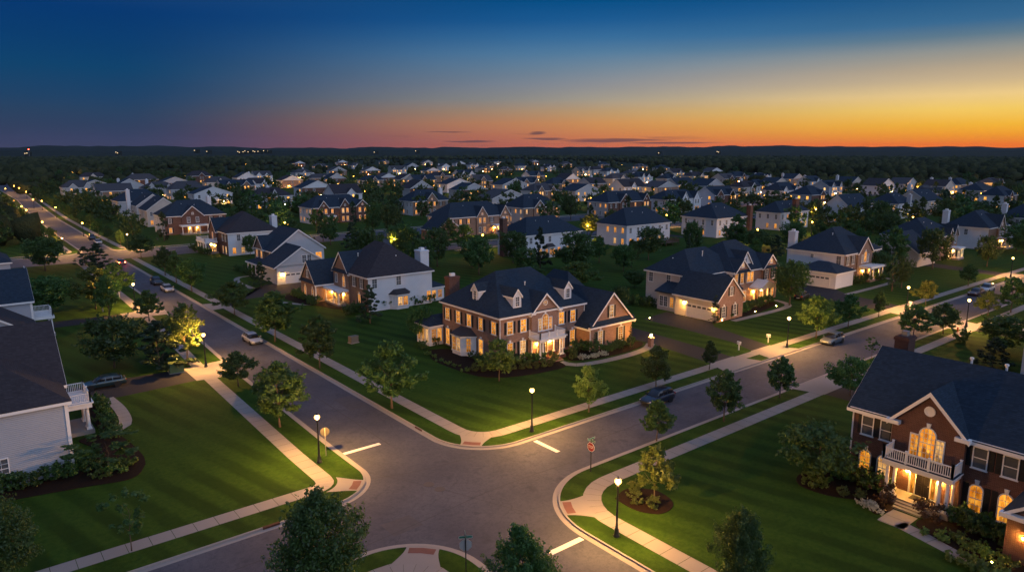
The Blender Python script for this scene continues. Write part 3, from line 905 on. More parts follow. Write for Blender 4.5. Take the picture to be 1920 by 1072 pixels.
        ring(mb, [(-w / 2 - .14, -.02), (w / 2 + .14, -.02), (w / 2 + .14, h + .14), (-w / 2 - .14, h + .14)], [(-w / 2, .0), (w / 2, .0), (w / 2, h), (-w / 2, h)], -.1, .02)
        d = mb.build('garage_door', 'garage', self.e, loc=(l[0], l[1], z0)); d.rotation_euler = (0, 0, ROT[face])
        if windows:
            for c in range(cols):
                x = -w / 2 + w * (c + .5) / cols
                link('pane', pane_mesh(round(w / cols * .72, 2), round(h / rows * .55, 2), 'rect', 'glass'), d, (x, -.035, h * (rows - .5) / rows))

    def door(self, face, plane, u, z0, mat='door_dark', w=1.0, h=2.15, lights=True, lit=True):
        l = self.L(*((u, plane) if face[1] == 't' else (plane, u)))
        r = ROT[face]
        mb = MB(); mb.box(-w / 2, -.06, 0, w / 2, .0, h)
        for x0, x1 in ((-w * .42, -w * .06), (w * .06, w * .42)):
            for a, b in ((.15, .9), (1.05, 1.95)):
                ring(mb, [(x0, a), (x1, a), (x1, b), (x0, b)], [(x0 + .05, a + .05), (x1 - .05, a + .05), (x1 - .05, b - .05), (x0 + .05, b - .05)], -.085, -.05)
        d = mb.build('door', mat, self.e, loc=(l[0], l[1], z0)); d.rotation_euler = (0, 0, r)
        mb = MB(); mb.lathe([(.03, 0), (.045, .03), (.03, .06)], 8); link('handle', mb.mesh('handle', 'alloy'), d, (w * .4, -.1, 1.0))
        mb = MB(); W2 = w / 2 + (.42 if lights else .1)
        ring(mb, [(-W2 - .12, 0), (W2 + .12, 0), (W2 + .12, h + .5), (-W2 - .12, h + .5)], [(-W2, .02), (W2, .02), (W2, h + .36), (-W2, h + .36)], -.1, .02)
        mb.box(-w / 2 - .07, -.09, 0, -w / 2, 0, h); mb.box(w / 2, -.09, 0, w / 2 + .07, 0, h); mb.box(-W2, -.09, h, W2, 0, h + .08)
        f = mb.build('door_frame', 'trim', self.e, loc=(l[0], l[1], z0)); f.rotation_euler = (0, 0, r)
        if lights:
            pm = ('lit_far' if self.far else 'lit') if lit else 'glass'
            for x in (-w / 2 - .245, w / 2 + .245): link('pane', pane_mesh(.33, h - .2, 'rect', pm), f, (x, -.02, h / 2))
            link('pane', pane_mesh(w + .7, .26, 'rect', pm), f, (0, -.02, h + .22))

    def sconce(self, x, y, z, mat='sconce', r=.09):
        l = self.L(x, y)
        k = ('sc', mat, r)
        if k not in WC:
            mb = MB(); mb.lathe([(r * 1.5, .09), (r * .4, .17), (.03, .2)], 8)
            WC[k] = mb.mesh('wall_lamp', 'black_metal')
            g = MB(); g.lathe([(r * .6, -.1), (r, -.03), (r, .03), (r * .7, .09)], 8); WC[k + ('g',)] = g.mesh('lamp_glass', mat)
        b = link('wall_lamp', WC[k], self.e, (l[0], l[1], z)); link('lamp_glass', WC[k + ('g',)], b)

    def chimney(self, x, y, z0, z1, w, d, mat, cap='trim', part='chimney'):
        self.box(part, mat, x - w / 2, y - d / 2, z0, x + w / 2, y + d / 2, z1)
        self.box(part, mat, x - w / 2 - .08, y - d / 2 - .08, z1 - .35, x + w / 2 + .08, y + d / 2 + .08, z1 - .1)
        self.u += 1; self.box(part + '_cap', cap, x - w * .2, y - d * .2, z1, x + w * .2, y + d * .2, z1 + .45)

    def bay(self, face, plane, u, w, z0, z1, d=.9, lit=True, wall='trim', zw=None, h=1.5, sides=True, roof='copper'):
        """three-sided bay window with a hipped roof"""
        dirs = {'-t': (0, -1), '-s': (-1, 0)}[face]; tx, ty = (1, 0) if face == '-t' else (0, -1)
        Q = lambda a, b: ((u if face == '-t' else plane) + tx * a + dirs[0] * b, (plane if face == '-t' else u) + ty * a + dirs[1] * b)
        c = d * .8
        base = [Q(-w / 2, -.1), Q(-w / 2, 0), Q(-w / 2 + c, d), Q(w / 2 - c, d), Q(w / 2, 0), Q(w / 2, -.1)]
        self.prism('bay_window', wall, base, z0, z1)
        o = .28
        eave = [Q(-w / 2 - o, -.02), Q(-w / 2 + c - o * .6, d + o), Q(w / 2 - c + o * .6, d + o), Q(w / 2 + o, -.02)]
        top = [Q(-w / 2 + c * .9, -.02), Q(w / 2 - c * .9, -.02)]
        self.quads('bay_roof', roof, [(*q, z1) for q in eave] + [(*q, z1 + .05) for q in eave] + [(*q, z1 + .85) for q in top],
                   [(0, 1, 2, 3), (0, 4, 5, 1), (1, 5, 6, 2), (2, 6, 7, 3), (4, 8, 5), (5, 8, 9, 6), (6, 9, 7), (0, 3, 7, 9, 8, 4)]); self.u += 1
        self.prism('bay_trim', 'trim', [Q(-w / 2 - o * .8, .0), Q(-w / 2 + c - o * .5, d + o * .8), Q(w / 2 - c + o * .5, d + o * .8), Q(w / 2 + o * .8, .0)], z1 - .2, z1 - .004)
        zw = zw if zw is not None else (z0 + z1) / 2 + .2
        fw = w - 2 * c
        if fw > 1.7:
            for k in (-.25, .25): self.win(face, 0, 0, zw, round(fw * .42, 2), h, lit=lit, xy=Q(fw * k, d + .01))
        else: self.win(face, 0, 0, zw, round(fw * .72, 2), h, lit=lit, xy=Q(0, d + .01))
        if sides:
            aa = math.atan2(d, c)
            for sg in (-1, 1):
                m = Q(sg * (w / 2 - c / 2 + .008), d / 2 + .008)
                self.win(face, 0, 0, zw, .62, h, lit=lit if sg > 0 or lit == 1 else False, xy=m, rz=ROT[face] + sg * aa)

    def finish(self):
        roof = None
        for x, y, z in self.vents:
            self.u += 1; self.g('vent_pipe', 'trim').lathe([(.07, z - .8), (.07, z + .3), (.12, z + .32), (.12, z + .42)], 8, x - self.o[0], y - self.o[1])
        for (part, mat, u), mb in self.mb.items(): mb.build(part, mat, self.e)
        return self


def footprint(*q): FOOT.append(q)


FOOT = []
# ---- the brick corner house
H = House('brick_house', 'large lit brick house on the corner with three white dormers and a balconied porch', 27.7, 24.5)
footprint(24, 17, 50, 42)
bt = 'brick_taupe'
H.box('wall', bt, 27.7, 24.5, H.base, 43.5, 38.6, 5.8)
H.hip(27.7, 24.5, 43.5, 38.6, 5.9, 10.9, (32.4, 31.6), (39.0, 31.6))
# centre gable bay
H.box('wall', bt, 33.1, 24.2, H.base, 38.2, 24.6, 5.75)
H.tri(bt, 33.1, 38.2, 5.74, 8.25, 'y', 24.2, 24.9); H.gable(33.1, 38.2, 24.2, 29.5, 5.75, 8.3, 'y', .3, ends=(True, False), eave=.3)
for x in (32.8, 37.9): H.u += 1; H.box('cornice_trim', 'trim', x, 23.82, 5.55, x + .8, 24.3, 5.86)
H.win('-t', 24.2, 35.62, 7.0, .62, .62, 'circle', True, cols=2, rows=2)
H.win('-t', 24.2, 35.6, 4.2, 1.05, 2.3, 'arch', True, cols=3, rows=5, key=True)
for x in (34.62, 36.58): H.win('-t', 24.2, x, 3.92, .52, 1.7, lit=True, cols=2, rows=4)
for x in (29.4, 31.8, 39.0, 41.3): H.win('-t', 24.5, x, 4.2, .95, 1.7, lit=True, shut=True)
for x in (29.4, 31.7, 41.25): H.win('-t', 24.5, x, .85, .92, 2.35, lit=True, shut=True, key=True, rows=6)
H.win('-t', 24.5, 39.2, .85, .92, 2.35, lit=True, shut=True, key=True, rows=6)
# portico with balcony
H.box('porch_floor', 'brick_red', 32.6, 21.8, H.base, 37.5, 24.5, -.32)
for i in range(4): H.box('porch_steps', 'brick_red', 33.4, 21.8 - .34 * (i + 1), H.base, 36.2, 21.8 - .34 * i, -.42 - .13 * i)
for x in (32.95, 33.45, 36.65, 37.15): H.column(x, 22.15, -.32, 2.1, .14)
for x in (32.95, 37.15): H.column(x, 24.0, -.32, 2.1, .12)
H.box('porch_roof', 'trim', 32.6, 21.8, 2.1, 37.5, 24.2, 2.42); H.box('porch_roof', 'trim', 32.45, 21.65, 2.42, 37.65, 24.2, 2.54)
H.railing([(32.65, 24.1), (32.65, 21.85), (37.45, 21.85), (37.45, 24.1)], 2.54, .8)
H.door('-t', 24.2, 35.1, -.32, 'door_dark')
H.sconce(33.9, 24.0, 1.3); H.sconce(36.4, 24.0, 1.3); H.sconce(35.1, 23.0, 1.85)
# left side: five windows over a bay
for y in (37.2, 34.4, 31.65, 28.85, 25.85): H.win('-s', 27.7, y, 4.2, .95, 1.7, lit=True, shut=True)
for y in (37.2, 28.85): H.win('-s', 27.7, y, .75, .92, 2.35, lit=True, shut=(y > 30), key=True, rows=6)
H.bay('-s', 27.7, 32.5, 4.9, H.base, 2.2, 1.7, True, 'trim', zw=.85, h=1.95)
# dormers
def dormer(H, face, c, front, z0, z1, zr, back, lit=False, wall='siding_white', w=.72):
    if face == '-t':
        H.box('dormer', wall, c - w, front, z0, c + w, back, z1); H.tri(wall, c - w, c + w, z1, zr, 'y', front, front + .3, 'dormer')
        H.gable(c - w, c + w, front, back + .6, z1, zr, 'y', .18, ends=(True, False), eave=.14, trimw=.26, th=.1, part='dormer_roof')
        H.win('-t', front, c, (z0 + z1) / 2 + .22, .66, 1.3, lit=lit, cols=2, rows=4)
    else:
        H.box('dormer', wall, front, c - w, z0, back, c + w, z1); H.tri(wall, c - w, c + w, z1, zr, 'x', front, front + .3, 'dormer')
        H.gable(c - w, c + w, front, back + .6, z1, zr, 'x', .18, ends=(True, False), eave=.14, trimw=.26, th=.1, part='dormer_roof')
        H.win('-s', front, c, (z0 + z1) / 2 + .22, .66, 1.3, lit=lit, cols=2, rows=4)
dormer(H, '-t', 31.3, 25.2, 6.3, 8.35, 9.3, 29.2); H.u += 1; dormer(H, '-t', 40.9, 25.2, 6.3, 8.35, 9.3, 29.2); H.u += 1
dormer(H, '-s', 31.4, 28.6, 6.5, 8.6, 9.5, 31.8)
# right wing with its big gable
H.box('wall', bt, 42.0, 21.5, H.base, 51.0, 34, 2.9)
H.u += 1; H.tri(bt, 42.0, 51.0, 2.89, 7.4, 'y', 21.5, 21.9); H.gable(42.0, 51.0, 21.5, 32, 2.9, 7.45, 'y', .35, ends=(True, False), eave=.38)
H.pent(41.7, 51.3, 21.5, 2.86, '-t', .5, .7); H.u += 1; H.box('cornice_trim', 'trim', 41.6, 20.98, 2.62, 51.4, 21.5, 2.86)
H.hip(43.6, 28, 51.6, 39.2, 3.6, 9.2, (47.4, 32.0), (47.4, 35.4))
H.box('wall', bt, 43.6, 28, H.base, 51.2, 39, 3.6)
H.win('-t', 21.5, 46.4, 4.7, .72, 1.75, lit=True, shut=True)
for x in (44.1, 48.5): H.win('-t', 21.5, x, .95, .9, 2.1, lit=True, shut=True, key=True, rows=6)
# sunroom at the far left corner, chimney
H.box('sunroom', 'siding_white', 25.4, 38.7, H.base, 30.5, 42.4, 2.3)
H.hip(25.4, 38.7, 30.5, 42.4, 2.3, 3.5, (27, 40.6), (29, 40.6), .3)
for y in (39.4, 40.5, 41.6): H.win('-s', 25.4, y, .75, .75, 2.0, lit=True, cols=3, rows=5)
for x in (26.1, 27.1): H.win('-t', 38.7, x, .75, .75, 2.0, lit=True, cols=3, rows=5)
H.chimney(30.2, 39.6, H.base, 9.3, 1.9, 1.2, 'brick_red')
H.vents = ((35.5, 28.6, 9.0), (30.6, 34.2, 8.6), (38.2, 34.6, 9.2))
# downpipes
for x, y, z in ((27.6, 24.4, 5.6), (43.55, 24.4, 5.6), (41.92, 21.44, 2.7)): H.u += 1; H.box('downpipe', 'trim', x - .05, y - .06, H.base, x + .05, y + .02, z)
H.finish()

H = None
# ---- the near right brick house
H = House('brick_house', 'near red brick house at the lower right with white balcony and golden arched window', 30.4, -22.1, 1.0)
footprint(24, -45, 44, -20)
br = 'brick_red'
H.box('wall', br, 30.4, -44, -.02, 41.0, -22.1, 6.4)
for y0, y1, gb in ((-44, -22.1, 0),):
    H.tri(br, 30.4, 41.0, 6.39, 10.5, 'y', -22.45, -22.1); H.gable(30.4, 41.0, -44, -22.1, 6.4, 10.55, 'y', .35, ends=(True, True), eave=.42)
H.box('frieze_trim', 'trim', 30.02, -44, 5.95, 30.42, -22.0, 6.32)
# centre gable bay
H.box('wall', br, 29.9, -31.0, -.02, 30.5, -25.6, 6.4)
H.tri(br, -31.0, -25.6, 6.38, 9.2, 'x', 29.9, 30.6); H.gable(-31.0, -25.6, 29.9, 36.0, 6.4, 9.25, 'x', .35, ends=(True, False), eave=.32, trimw=.36)
for y in (-31.4, -26.25): H.u += 1; H.box('cornice_trim', 'trim', 29.42, y, 6.05, 29.95, y + 1.05, 6.36)
H.win('-s', 29.9, -28.3, 7.72, .66, .66, 'circle', False, cols=1, rows=1, pm='trim')
H.win('-s', 29.9, -28.35, 5.05, 1.15, 2.5, 'arch', True, cols=4, rows=6, key=True)
for y in (-27.42, -29.28): H.win('-s', 29.9, y, 4.65, .58, 1.75, lit=True, cols=2, rows=5)
for y in (-23.45, -25.0): H.win('-s', 30.4, y, 4.9, .86, 1.6, lit=False, shut=False, key=True, cols=1, rows=2)
for y in (-31.95, -33.95, -37, -39.2): H.win('-s', 30.4, y, 4.9, .9, 1.6, lit=False, shut=True, key=True, cols=1, rows=2)
for y in (-22.83, -24.07, -24.4, -25.5): link('shutter', shutter_mesh(1.6), H.e, (0, y + 22.1, 4.9), -PI / 2)
for y in (-23.5, -25.0): H.win('-s', 30.4, y, 1.55, .86, 2.2, 'arch', True, key=True, cols=2, rows=4)
for y in (-31.98, -33.95): H.win('-s', 30.4, y, 1.6, .86, 2.2, 'arch', True, shut=True, key=True, cols=2, rows=4)
for y in (-22.88, -24.1, -24.42, -25.5): link('shutter', shutter_mesh(1.75), H.e, (0, y + 22.1, 1.35), -PI / 2)
# portico
H.box('porch_floor', 'concrete', 28.1, -31.0, -.02, 29.9, -25.9, .48)
for i in range(3): H.box('porch_steps', 'concrete', 28.1 - .32 * (i + 1), -29.4, -.02, 28.1 - .32 * i, -27.3, .36 - .12 * i)
for y in (-26.2, -26.75, -30.1, -30.65): H.column(28.4, y, .48, 3.05, .15)
for y in (-26.3, -30.6): H.column(29.7, y, .48, 3.05, .12)
H.box('porch_roof', 'trim', 28.05, -31.0, 3.05, 29.9, -25.85, 3.4); H.box('porch_roof', 'trim', 27.9, -31.15, 3.4, 29.9, -25.7, 3.5)
H.box('balcony_deck', 'roof', 27.95, -31.1, 3.5, 29.9, -25.75, 3.53)
H.railing([(29.7, -25.9), (28.1, -25.9), (28.1, -30.95), (29.7, -30.95)], 3.53, .95)
H.door('-s', 29.9, -28.4, .48, 'door_dark', 1.05, 2.2)
H.sconce(29.72, -27.2, 2.35, r=.11); H.sconce(29.72, -29.7, 2.2); H.sconce(28.9, -28.4, 2.85, r=.07)
H.box('door_mat', 'shutter', 28.8, -29.1, .48, 29.6, -27.8, .5)
# garage wing at the picture edge
H.box('wall', br, 25.8, -46, -.02, 30.6, -35.3, 3.5)
H.gable(-46, -35.3, 25.8, 32, 3.5, 7.4, 'x', .35, ends=(True, False), eave=.4); H.tri(br, -46, -35.3, 3.49, 7.35, 'x', 25.8, 26.2)
H.box('cornice_trim', 'trim', 25.3, -46, 3.2, 25.8, -34.9, 3.5); H.sconce(25.62, -36.4, 2.0, r=.055)
H.garage_door('-s', 25.8, -39.6, 0, 4.8, 2.3)
H.chimney(38.4, -22.6, 0, 11.35, 1.5, 1.2, 'brick_dark', 'garden_metal')
for x, y in ((36.2, -28.8), (36.25, -31.3)):
    H.u += 1; l = H.L(x, y); H.g('vent_pipe', 'trim').lathe([(.09, 9.9), (.09, 10.95), (.16, 10.97), (.16, 11.1), (.05, 11.15)], 8, *l)
for y in (-22.2, ): H.u += 1; H.box('downpipe', 'trim', 30.28, y - .05, 0, 30.38, y + .05, 6)
H.finish()

# ---- near left siding house
H = House('siding_house', 'near white siding house at the left edge with white balcony over a columned porch', -22.9, 21.4, 1.0)
footprint(-45, 19, -19, 40)
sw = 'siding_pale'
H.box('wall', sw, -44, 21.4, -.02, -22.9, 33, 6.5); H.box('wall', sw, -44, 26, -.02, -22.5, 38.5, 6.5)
H.box('brick_front', 'brick_red', -23.0, 21.8, -.02, -22.82, 30.0, 6.4); H.u += 1; H.box('brick_front', 'brick_red', -22.6, 30.0, -.02, -22.42, 38.5, 6.4)
H.box('corner_trim', 'trim', -23.05, 21.32, -.02, -22.78, 21.62, 6.4)
H.hip(-46, 21.4, -22.9, 32.5, 6.6, 10.7, (-40, 26.9), (-28.6, 26.9), .42, 'roof_brown')
H.gable(27.2, 39.6, -46, -22.5, 6.6, 11.3, 'x', .35, ends=(False, True), eave=.35, mat='roof_brown'); H.tri(sw, 27.2, 39.6, 6.55, 11.2, 'x', -22.9, -22.5)
H.box('porch_floor', 'concrete', -22.5, 30.2, -.02, -19.9, 34.6, .4)
for y in (30.7, 31.4, 33.4, 34.1): H.column(-20.3, y, .4, 2.75, .16)
H.box('porch_roof', 'trim', -22.5, 30.2, 2.75, -19.9, 34.6, 3.2); H.box('porch_roof', 'trim', -22.5, 30.05, 3.2, -19.75, 34.75, 3.32)
H.railing([(-22.3, 30.3), (-20.0, 30.3), (-20.0, 34.5), (-22.3, 34.5)], 3.32, .95)
H.door('+s', -22.42, 32.4, .4, 'door_red'); H.win('+s', -22.42, 32.4, 4.6, .95, 1.7)
for y in (23.6, 27.2, 36.8): H.win('+s', -22.82 if y < 30 else -22.42, y, 4.6, .95, 1.7, shut=True); H.win('+s', -22.82 if y < 30 else -22.42, y, 1.5, .95, 1.9, shut=True)
H.win('-t', 21.4, -28.0, 1.7, .95, 1.7); H.win('-t', 21.4, -33, 4.6, .95, 1.6); H.win('-t', 21.4, -33, 1.7, .95, 1.7)
H.finish()
# ---- second left house
H = House('siding_house', 'white siding house behind the left edge roof, small white balcony over its porch', -20.6, 70, 1.0)
footprint(-42, 64, -16, 90)
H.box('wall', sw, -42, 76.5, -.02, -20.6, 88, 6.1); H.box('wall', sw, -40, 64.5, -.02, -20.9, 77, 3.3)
H.box('brick_front', 'brick_red', -20.7, 77.4, -.02, -20.52, 88, 6.0); H.box('corner_trim', 'trim', -20.8, 76.42, -.02, -20.5, 76.7, 6.0)
H.gable(76.5, 88, -42, -20.6, 6.2, 10.2, 'x', .35, ends=(False, True), eave=.35); H.tri(sw, 76.5, 88, 6.1, 10.1, 'x', -21, -20.6)
H.gable(-36, -20.9, 64.5, 77, 3.3, 8.2, 'y', .35, ends=(True, False), eave=.35, mat='roof_brown'); H.tri(sw, -36, -20.9, 3.25, 8.1, 'y', 64.5, 64.9)
H.box('porch_floor', 'concrete', -20.6, 77.8, -.02, -17.9, 82.6, .4)
for y in (78.2, 82.2): H.column(-18.2, y, .4, 2.8, .16)
H.box('porch_roof', 'trim', -20.6, 77.7, 2.8, -17.8, 82.7, 3.2)
H.railing([(-20.4, 77.9), (-18.0, 77.9), (-18.0, 82.5), (-20.4, 82.5)], 3.2, .95)
H.door('+s', -20.52, 80, .4); H.win('-t', 64.5, -27, 1.6, lit=False); H.finish()
# ---- third left house, its roof and white balcony
H = House('siding_house', 'dark roofed house with white porch far up the left edge before the side street', -20, 124, 1.0)
footprint(-40, 118, -14, 142)
H.box('wall', sw, -40, 124, -.02, -20, 137, 6.0); H.hip(-40, 124, -20, 137, 6.1, 10.2, (-34, 130.5), (-26, 130.5))
H.box('brick_front', 'brick_tan', -20.08, 124.5, -.02, -19.95, 136.6, 5.9)
H.box('wall', sw, -38, 113, -.02, -21.2, 124.2, 3.2); H.gable(-36, -21.2, 113, 124.5, 3.2, 7.4, 'y', .35, ends=(True, False), mat='roof_brown'); H.tri(sw, -36, -21.2, 3.15, 7.3, 'y', 113, 113.4)
H.box('porch_roof', 'trim', -20, 124.4, 2.9, -17.2, 130, 3.2); H.box('porch_floor', 'concrete', -20, 124.4, -.02, -17.2, 130, .4)
for y in (124.8, 129.6): H.column(-17.5, y, .4, 2.9, .16)
H.railing([(-19.8, 124.6), (-17.4, 124.6), (-17.4, 129.8)], 3.2, .95); H.door('+s', -19.95, 127.2, .4); H.finish()

sw = 'siding_white'
# ---- A1: white hip house with brick front and garage wing
H = House('siding_house', 'white house with brick front, lit porch and bay window, left of the brick corner house', 29, 65)
footprint(22, 62, 46, 88)
bn = 'brick_tan'
H.walls(29, 65, 42.6, 78.8, 5.5, sw, bn, ('-s',)); H.hip(29, 65, 42.6, 78.8, 5.6, 10.9, (35.8, 70.8), (35.8, 74.8), mat='roof_brown')
H.box('brick_front', bn, 28.7, 72.2, H.base, 29, 78.8, 5.4); H.tri(bn, 72.2, 78.8, 5.35, 9.0, 'x', 28.7, 29.4, 'brick_front'); H.gable(72.2, 78.8, 28.7, 34, 5.5, 9.1, 'x', .3, ends=(True, False))
H.pent(72, 79, 28.7, 5.3, '-s', .45, .6)
H.win('-s', 28.7, 74.2, 3.7, .9, 2.0, 'arch', True, key=True); H.win('-s', 28.7, 77.4, 4.0, .8, 1.6, lit=False)
for y, l in ((67.4, False), (70.4, False)): H.win('-s', 28.94, y, 4.2, .9, 1.7, lit=l, shut=True)
H.win('-s', 28.94, 68.4, .9, .9, 2.2, lit=True, shut=True, key=True)
H.win('-t', 65, 30.3, 4.35, .95, 1.6); H.win('-t', 65, 35.3, 4.4, .95, 1.6); H.win('-t', 65, 41.8, .75, .85, 1.75, lit=True)
H.bay('-t', 65, 35.4, 4.2, H.base, 2.0, 1.2, True, sw, zw=.75, h=1.6, sides=False)
H.win('-t', 65, 34.0, .7, .6, 1.6, xy=(33.85, 64.35), rz=-math.atan2(1.2, .96))
H.box('porch_floor', 'concrete', 26.6, 72.6, H.base, 28.7, 78.6, -.4); H.box('porch_roof', 'trim', 26.4, 72.4, 1.9, 28.9, 78.8, 2.3)
for y in (72.8, 75, 78.3): H.column(26.8, y, -.4, 1.9, .14)
H.door('-s', 28.7, 75.6, -.4, 'door_red'); H.sconce(28.5, 74.3, 1.2); H.sconce(28.5, 77, 1.2); H.win('-s', 28.7, 77.6, .5, .9, 1.9, lit=True)
H.walls(25, 79.0, 34, 86, 2.8, bn); H.gable(79.0, 86, 25, 34.5, 2.9, 6.9, 'x', .3, ends=(True, False)); H.tri(bn, 79.0, 86, 2.85, 6.8, 'x', 25, 25.4)
H.pent(78.8, 86.2, 25, 2.8, '-s', .4, .6)
for y in (80.4, 83.9): H.win('-s', 25, y, .75, .8, 2.1, 'arch', True, key=True)
H.win('-s', 25, 82.5, 4.5, .7, 1.4, shut=True); H.sconce(28.3, 78.85, 1.0)
H.box('corner_trim', 'trim', 24.93, 78.93, H.base, 25.12, 79.1, 2.7)
H.vents = ((36.6, 68.0, 8.3), (32.0, 74.5, 8.4)); H.chimney(43.2, 69.5, H.base, 9.0, 1.9, 2.2, sw); H.box('wall', sw, 42.6, 66, H.base, 46, 72, 2.0); H.hip(42.6, 66, 46, 72, 2.0, 3.4, (43.5, 68), (43.5, 70), .3)
for x in (43.6, 45.0): H.win('-t', 66, x, .6, .9, 1.5, lit=True)
H.finish()

# ---- A2: grey gable house with garage
H = House('siding_house', 'grey siding gable house with lit garage door beside the white brick fronted house', 28.6, 110.5)
footprint(23, 98, 44, 124)
sg = 'siding_beige'
H.walls(28.6, 110.5, 41, 121.5, 5.5, 'siding_grey', bn, ('-s',)); H.tri('siding_grey', 28.6, 41, 5.49, 10.0, 'y', 110.5, 110.9)
H.gable(28.6, 41, 110.5, 121.5, 5.5, 10.05, 'y', .35, ends=(True, True), eave=.4)
H.box('brick_front', bn, 28.2, 115.5, H.base, 28.6, 121.5, 5.4); H.tri(bn, 115.5, 121.5, 5.35, 8.2, 'x', 28.2, 28.8, 'brick_front'); H.gable(115.5, 121.5, 28.2, 33, 5.5, 8.3, 'x', .3, ends=(True, False))
for y, l in ((112, False), (116.8, True), (119.8, True)): H.win('-s', 28.54 if y < 115 else 28.2, y, 4.1, .9, 1.6, lit=l, shut=y < 115)
H.win('-t', 110.5, 39.6, 3.5, 1.5, 1.7, lit=True)
H.walls(26.0, 101.8, 37.6, 110.6, 3.2, 'siding_grey'); H.tri('siding_grey', 25.8, 37.8, 3.1, 7.0, 'y', 101.8, 102.2); H.gable(25.8, 37.8, 101.8, 111, 3.2, 7.1, 'y', .35, ends=(True, False), eave=.5)
for x in (32.4, 33.6): H.win('-t', 101.8, x, 4.4, .95, 1.7)
H.garage_door('-t', 101.8, 30.2, H.base, 4.6, 2.3); H.sconce(27.2, 101.6, 1.5, r=.13); H.sconce(33.4, 101.6, 1.5)
H.box('porch_roof', 'trim', 25.6, 112.2, 2.0, 28.6, 121, 2.35); H.hip(25.9, 112.4, 28.5, 120.8, 2.35, 3.2, (28.2, 114), (28.2, 119), .2); H.box('porch_floor', 'concrete', 25.8, 112.4, H.base, 28.4, 121, -.4)
for y in (112.7, 115.4, 118, 120.6): H.column(26.1, y, -.4, 2.0, .16)
H.door('-s', 28.2, 117.6, -.4); H.sconce(28.0, 116.4, 1.2); H.win('-s', 28.2, 119.9, .6, .9, 1.9, lit=True); H.win('-s', 28.54, 113.6, .6, .9, 1.9, lit=True); H.finish()

# ---- A3: white hip house with curved brick portico
H = House('siding_house', 'white hip roofed house with brick columned front and white chimney on the far avenue', 31.6, 153)
footprint(26, 150, 47, 180)
H.walls(31.6, 153, 46, 168, 5.5, sw, br, ('-s',)); H.hip(31.6, 153, 46, 168, 5.6, 10.9, (38.8, 159), (38.8, 162), mat='roof_brown')
H.box('brick_front', br, 31.0, 161.5, H.base, 31.6, 168, 5.4); H.tri(br, 161.5, 168, 5.35, 8.9, 'x', 31.0, 31.8, 'brick_front'); H.gable(161.5, 168, 31.0, 37, 5.5, 9.0, 'x', .3, ends=(True, False))
for y in (154.6, 157.2): H.win('-s', 31.54, y, 4.1, .9, 1.7, shut=True); H.win('-s', 31.54, y, .7, .9, 2.0, lit=True, shut=True)
H.win('-s', 31.0, 164.6, 4.0, .9, 2.1, 'arch', True)
H.box('porch_roof', 'trim', 27.4, 160.4, 2.3, 31.0, 169, 2.75); H.railing([(30.8, 160.6), (27.6, 160.6), (27.6, 168.8), (30.8, 168.8)], 2.75, .85); H.box('porch_floor', 'concrete', 27.4, 160.4, H.base, 31.2, 169, -.4)
for y in (160.8, 163.2, 166, 168.6): H.column(27.8, y, -.4, 2.3, .18)
H.door('-s', 31.0, 164.6, -.4); H.sconce(30.8, 163, 1.3); H.sconce(30.8, 166.2, 1.3)
for y in (162.4, 167): H.win('-s', 31.0, y, .6, .9, 2.0, lit=True)
H.win('-t', 153, 34.6, 4.2, .95, 1.7); H.win('-t', 153, 33.2, .6, .9, 1.6, lit=True); H.win('-t', 153, 35.6, .6, .9, 1.6, lit=True)
H.chimney(46.6, 158, H.base, 9.4, 1.6, 2.0, sw); H.finish()

# ---- B1: long house with side garage and two brick gables
H = House('siding_house', 'pale house with lit side garage and brick gables, right of the brick corner house', 75, 26.5)
footprint(70, 18, 101, 42)
bg = 'siding_beige'
H.walls(75, 28.6, 88, 39.2, 5.6, bg); H.hip(75, 28.6, 90, 39.2, 5.7, 9.8, (79.6, 34), (86, 34))
# catslide down to the garage
H.quads('wall', bg, [(75, 28.65, H.base), (75, 24.8, H.base), (75, 24.8, 3.1), (75, 28.65, 5.6), (75.3, 28.65, H.base), (75.3, 24.8, H.base), (75.3, 24.8, 3.1), (75.3, 28.65, 5.6)], [(0, 1, 2, 3), (4, 7, 6, 5), (0, 4, 5, 1), (1, 5, 6, 2), (2, 6, 7, 3)])
H.quads('roof', 'roof', [(74.7, 28.5, 5.72), (85, 28.5, 5.72), (85, 24.3, 2.98), (74.7, 24.3, 2.98), (74.7, 28.5, 5.55), (85, 28.5, 5.55), (85, 24.3, 2.8), (74.7, 24.3, 2.8)], [(0, 1, 2, 3), (4, 7, 6, 5), (0, 3, 7, 4), (3, 2, 6, 7), (1, 5, 6, 2)])
H.quads('rake_trim', 'trim', [(74.66, 28.6, 5.7), (74.66, 24.3, 2.9), (74.66, 24.3, 2.62), (74.66, 28.6, 5.42), (74.74, 28.6, 5.7), (74.74, 24.3, 2.9), (74.74, 24.3, 2.62), (74.74, 28.6, 5.42)], [(0, 1, 2, 3), (4, 7, 6, 5), (0, 4, 5, 1), (2, 6, 7, 3), (1, 5, 6, 2)])
for y in (38.0, 33.8, 30.7): H.win('-s', 75, y, 4.45, .95, 1.7)
H.walls(71.6, 20.5, 79, 29.5, 3.0, bg, bt, ('-t',)); H.tri(bt, 71.6, 79, 2.95, 6.5, 'y', 20.42, 20.8, 'brick_front'); H.gable(71.6, 79, 20.45, 30, 3.1, 6.6, 'y', .3, ends=(True, False), eave=.35)
for x in (73.3, 76.6): H.win('-t', 20.44, x, .8, .9, 1.9, shut=True, key=True)
H.win('-t', 20.42, 75.3, 4.3, .7, 1.5, 'arch', shut=True)
H.garage_door('-s', 71.6, 24.2, H.base, 5.2, 2.35); H.sconce(71.42, 27.4, 1.7, r=.13); H.sconce(71.42, 21.2, 1.5, r=.1)
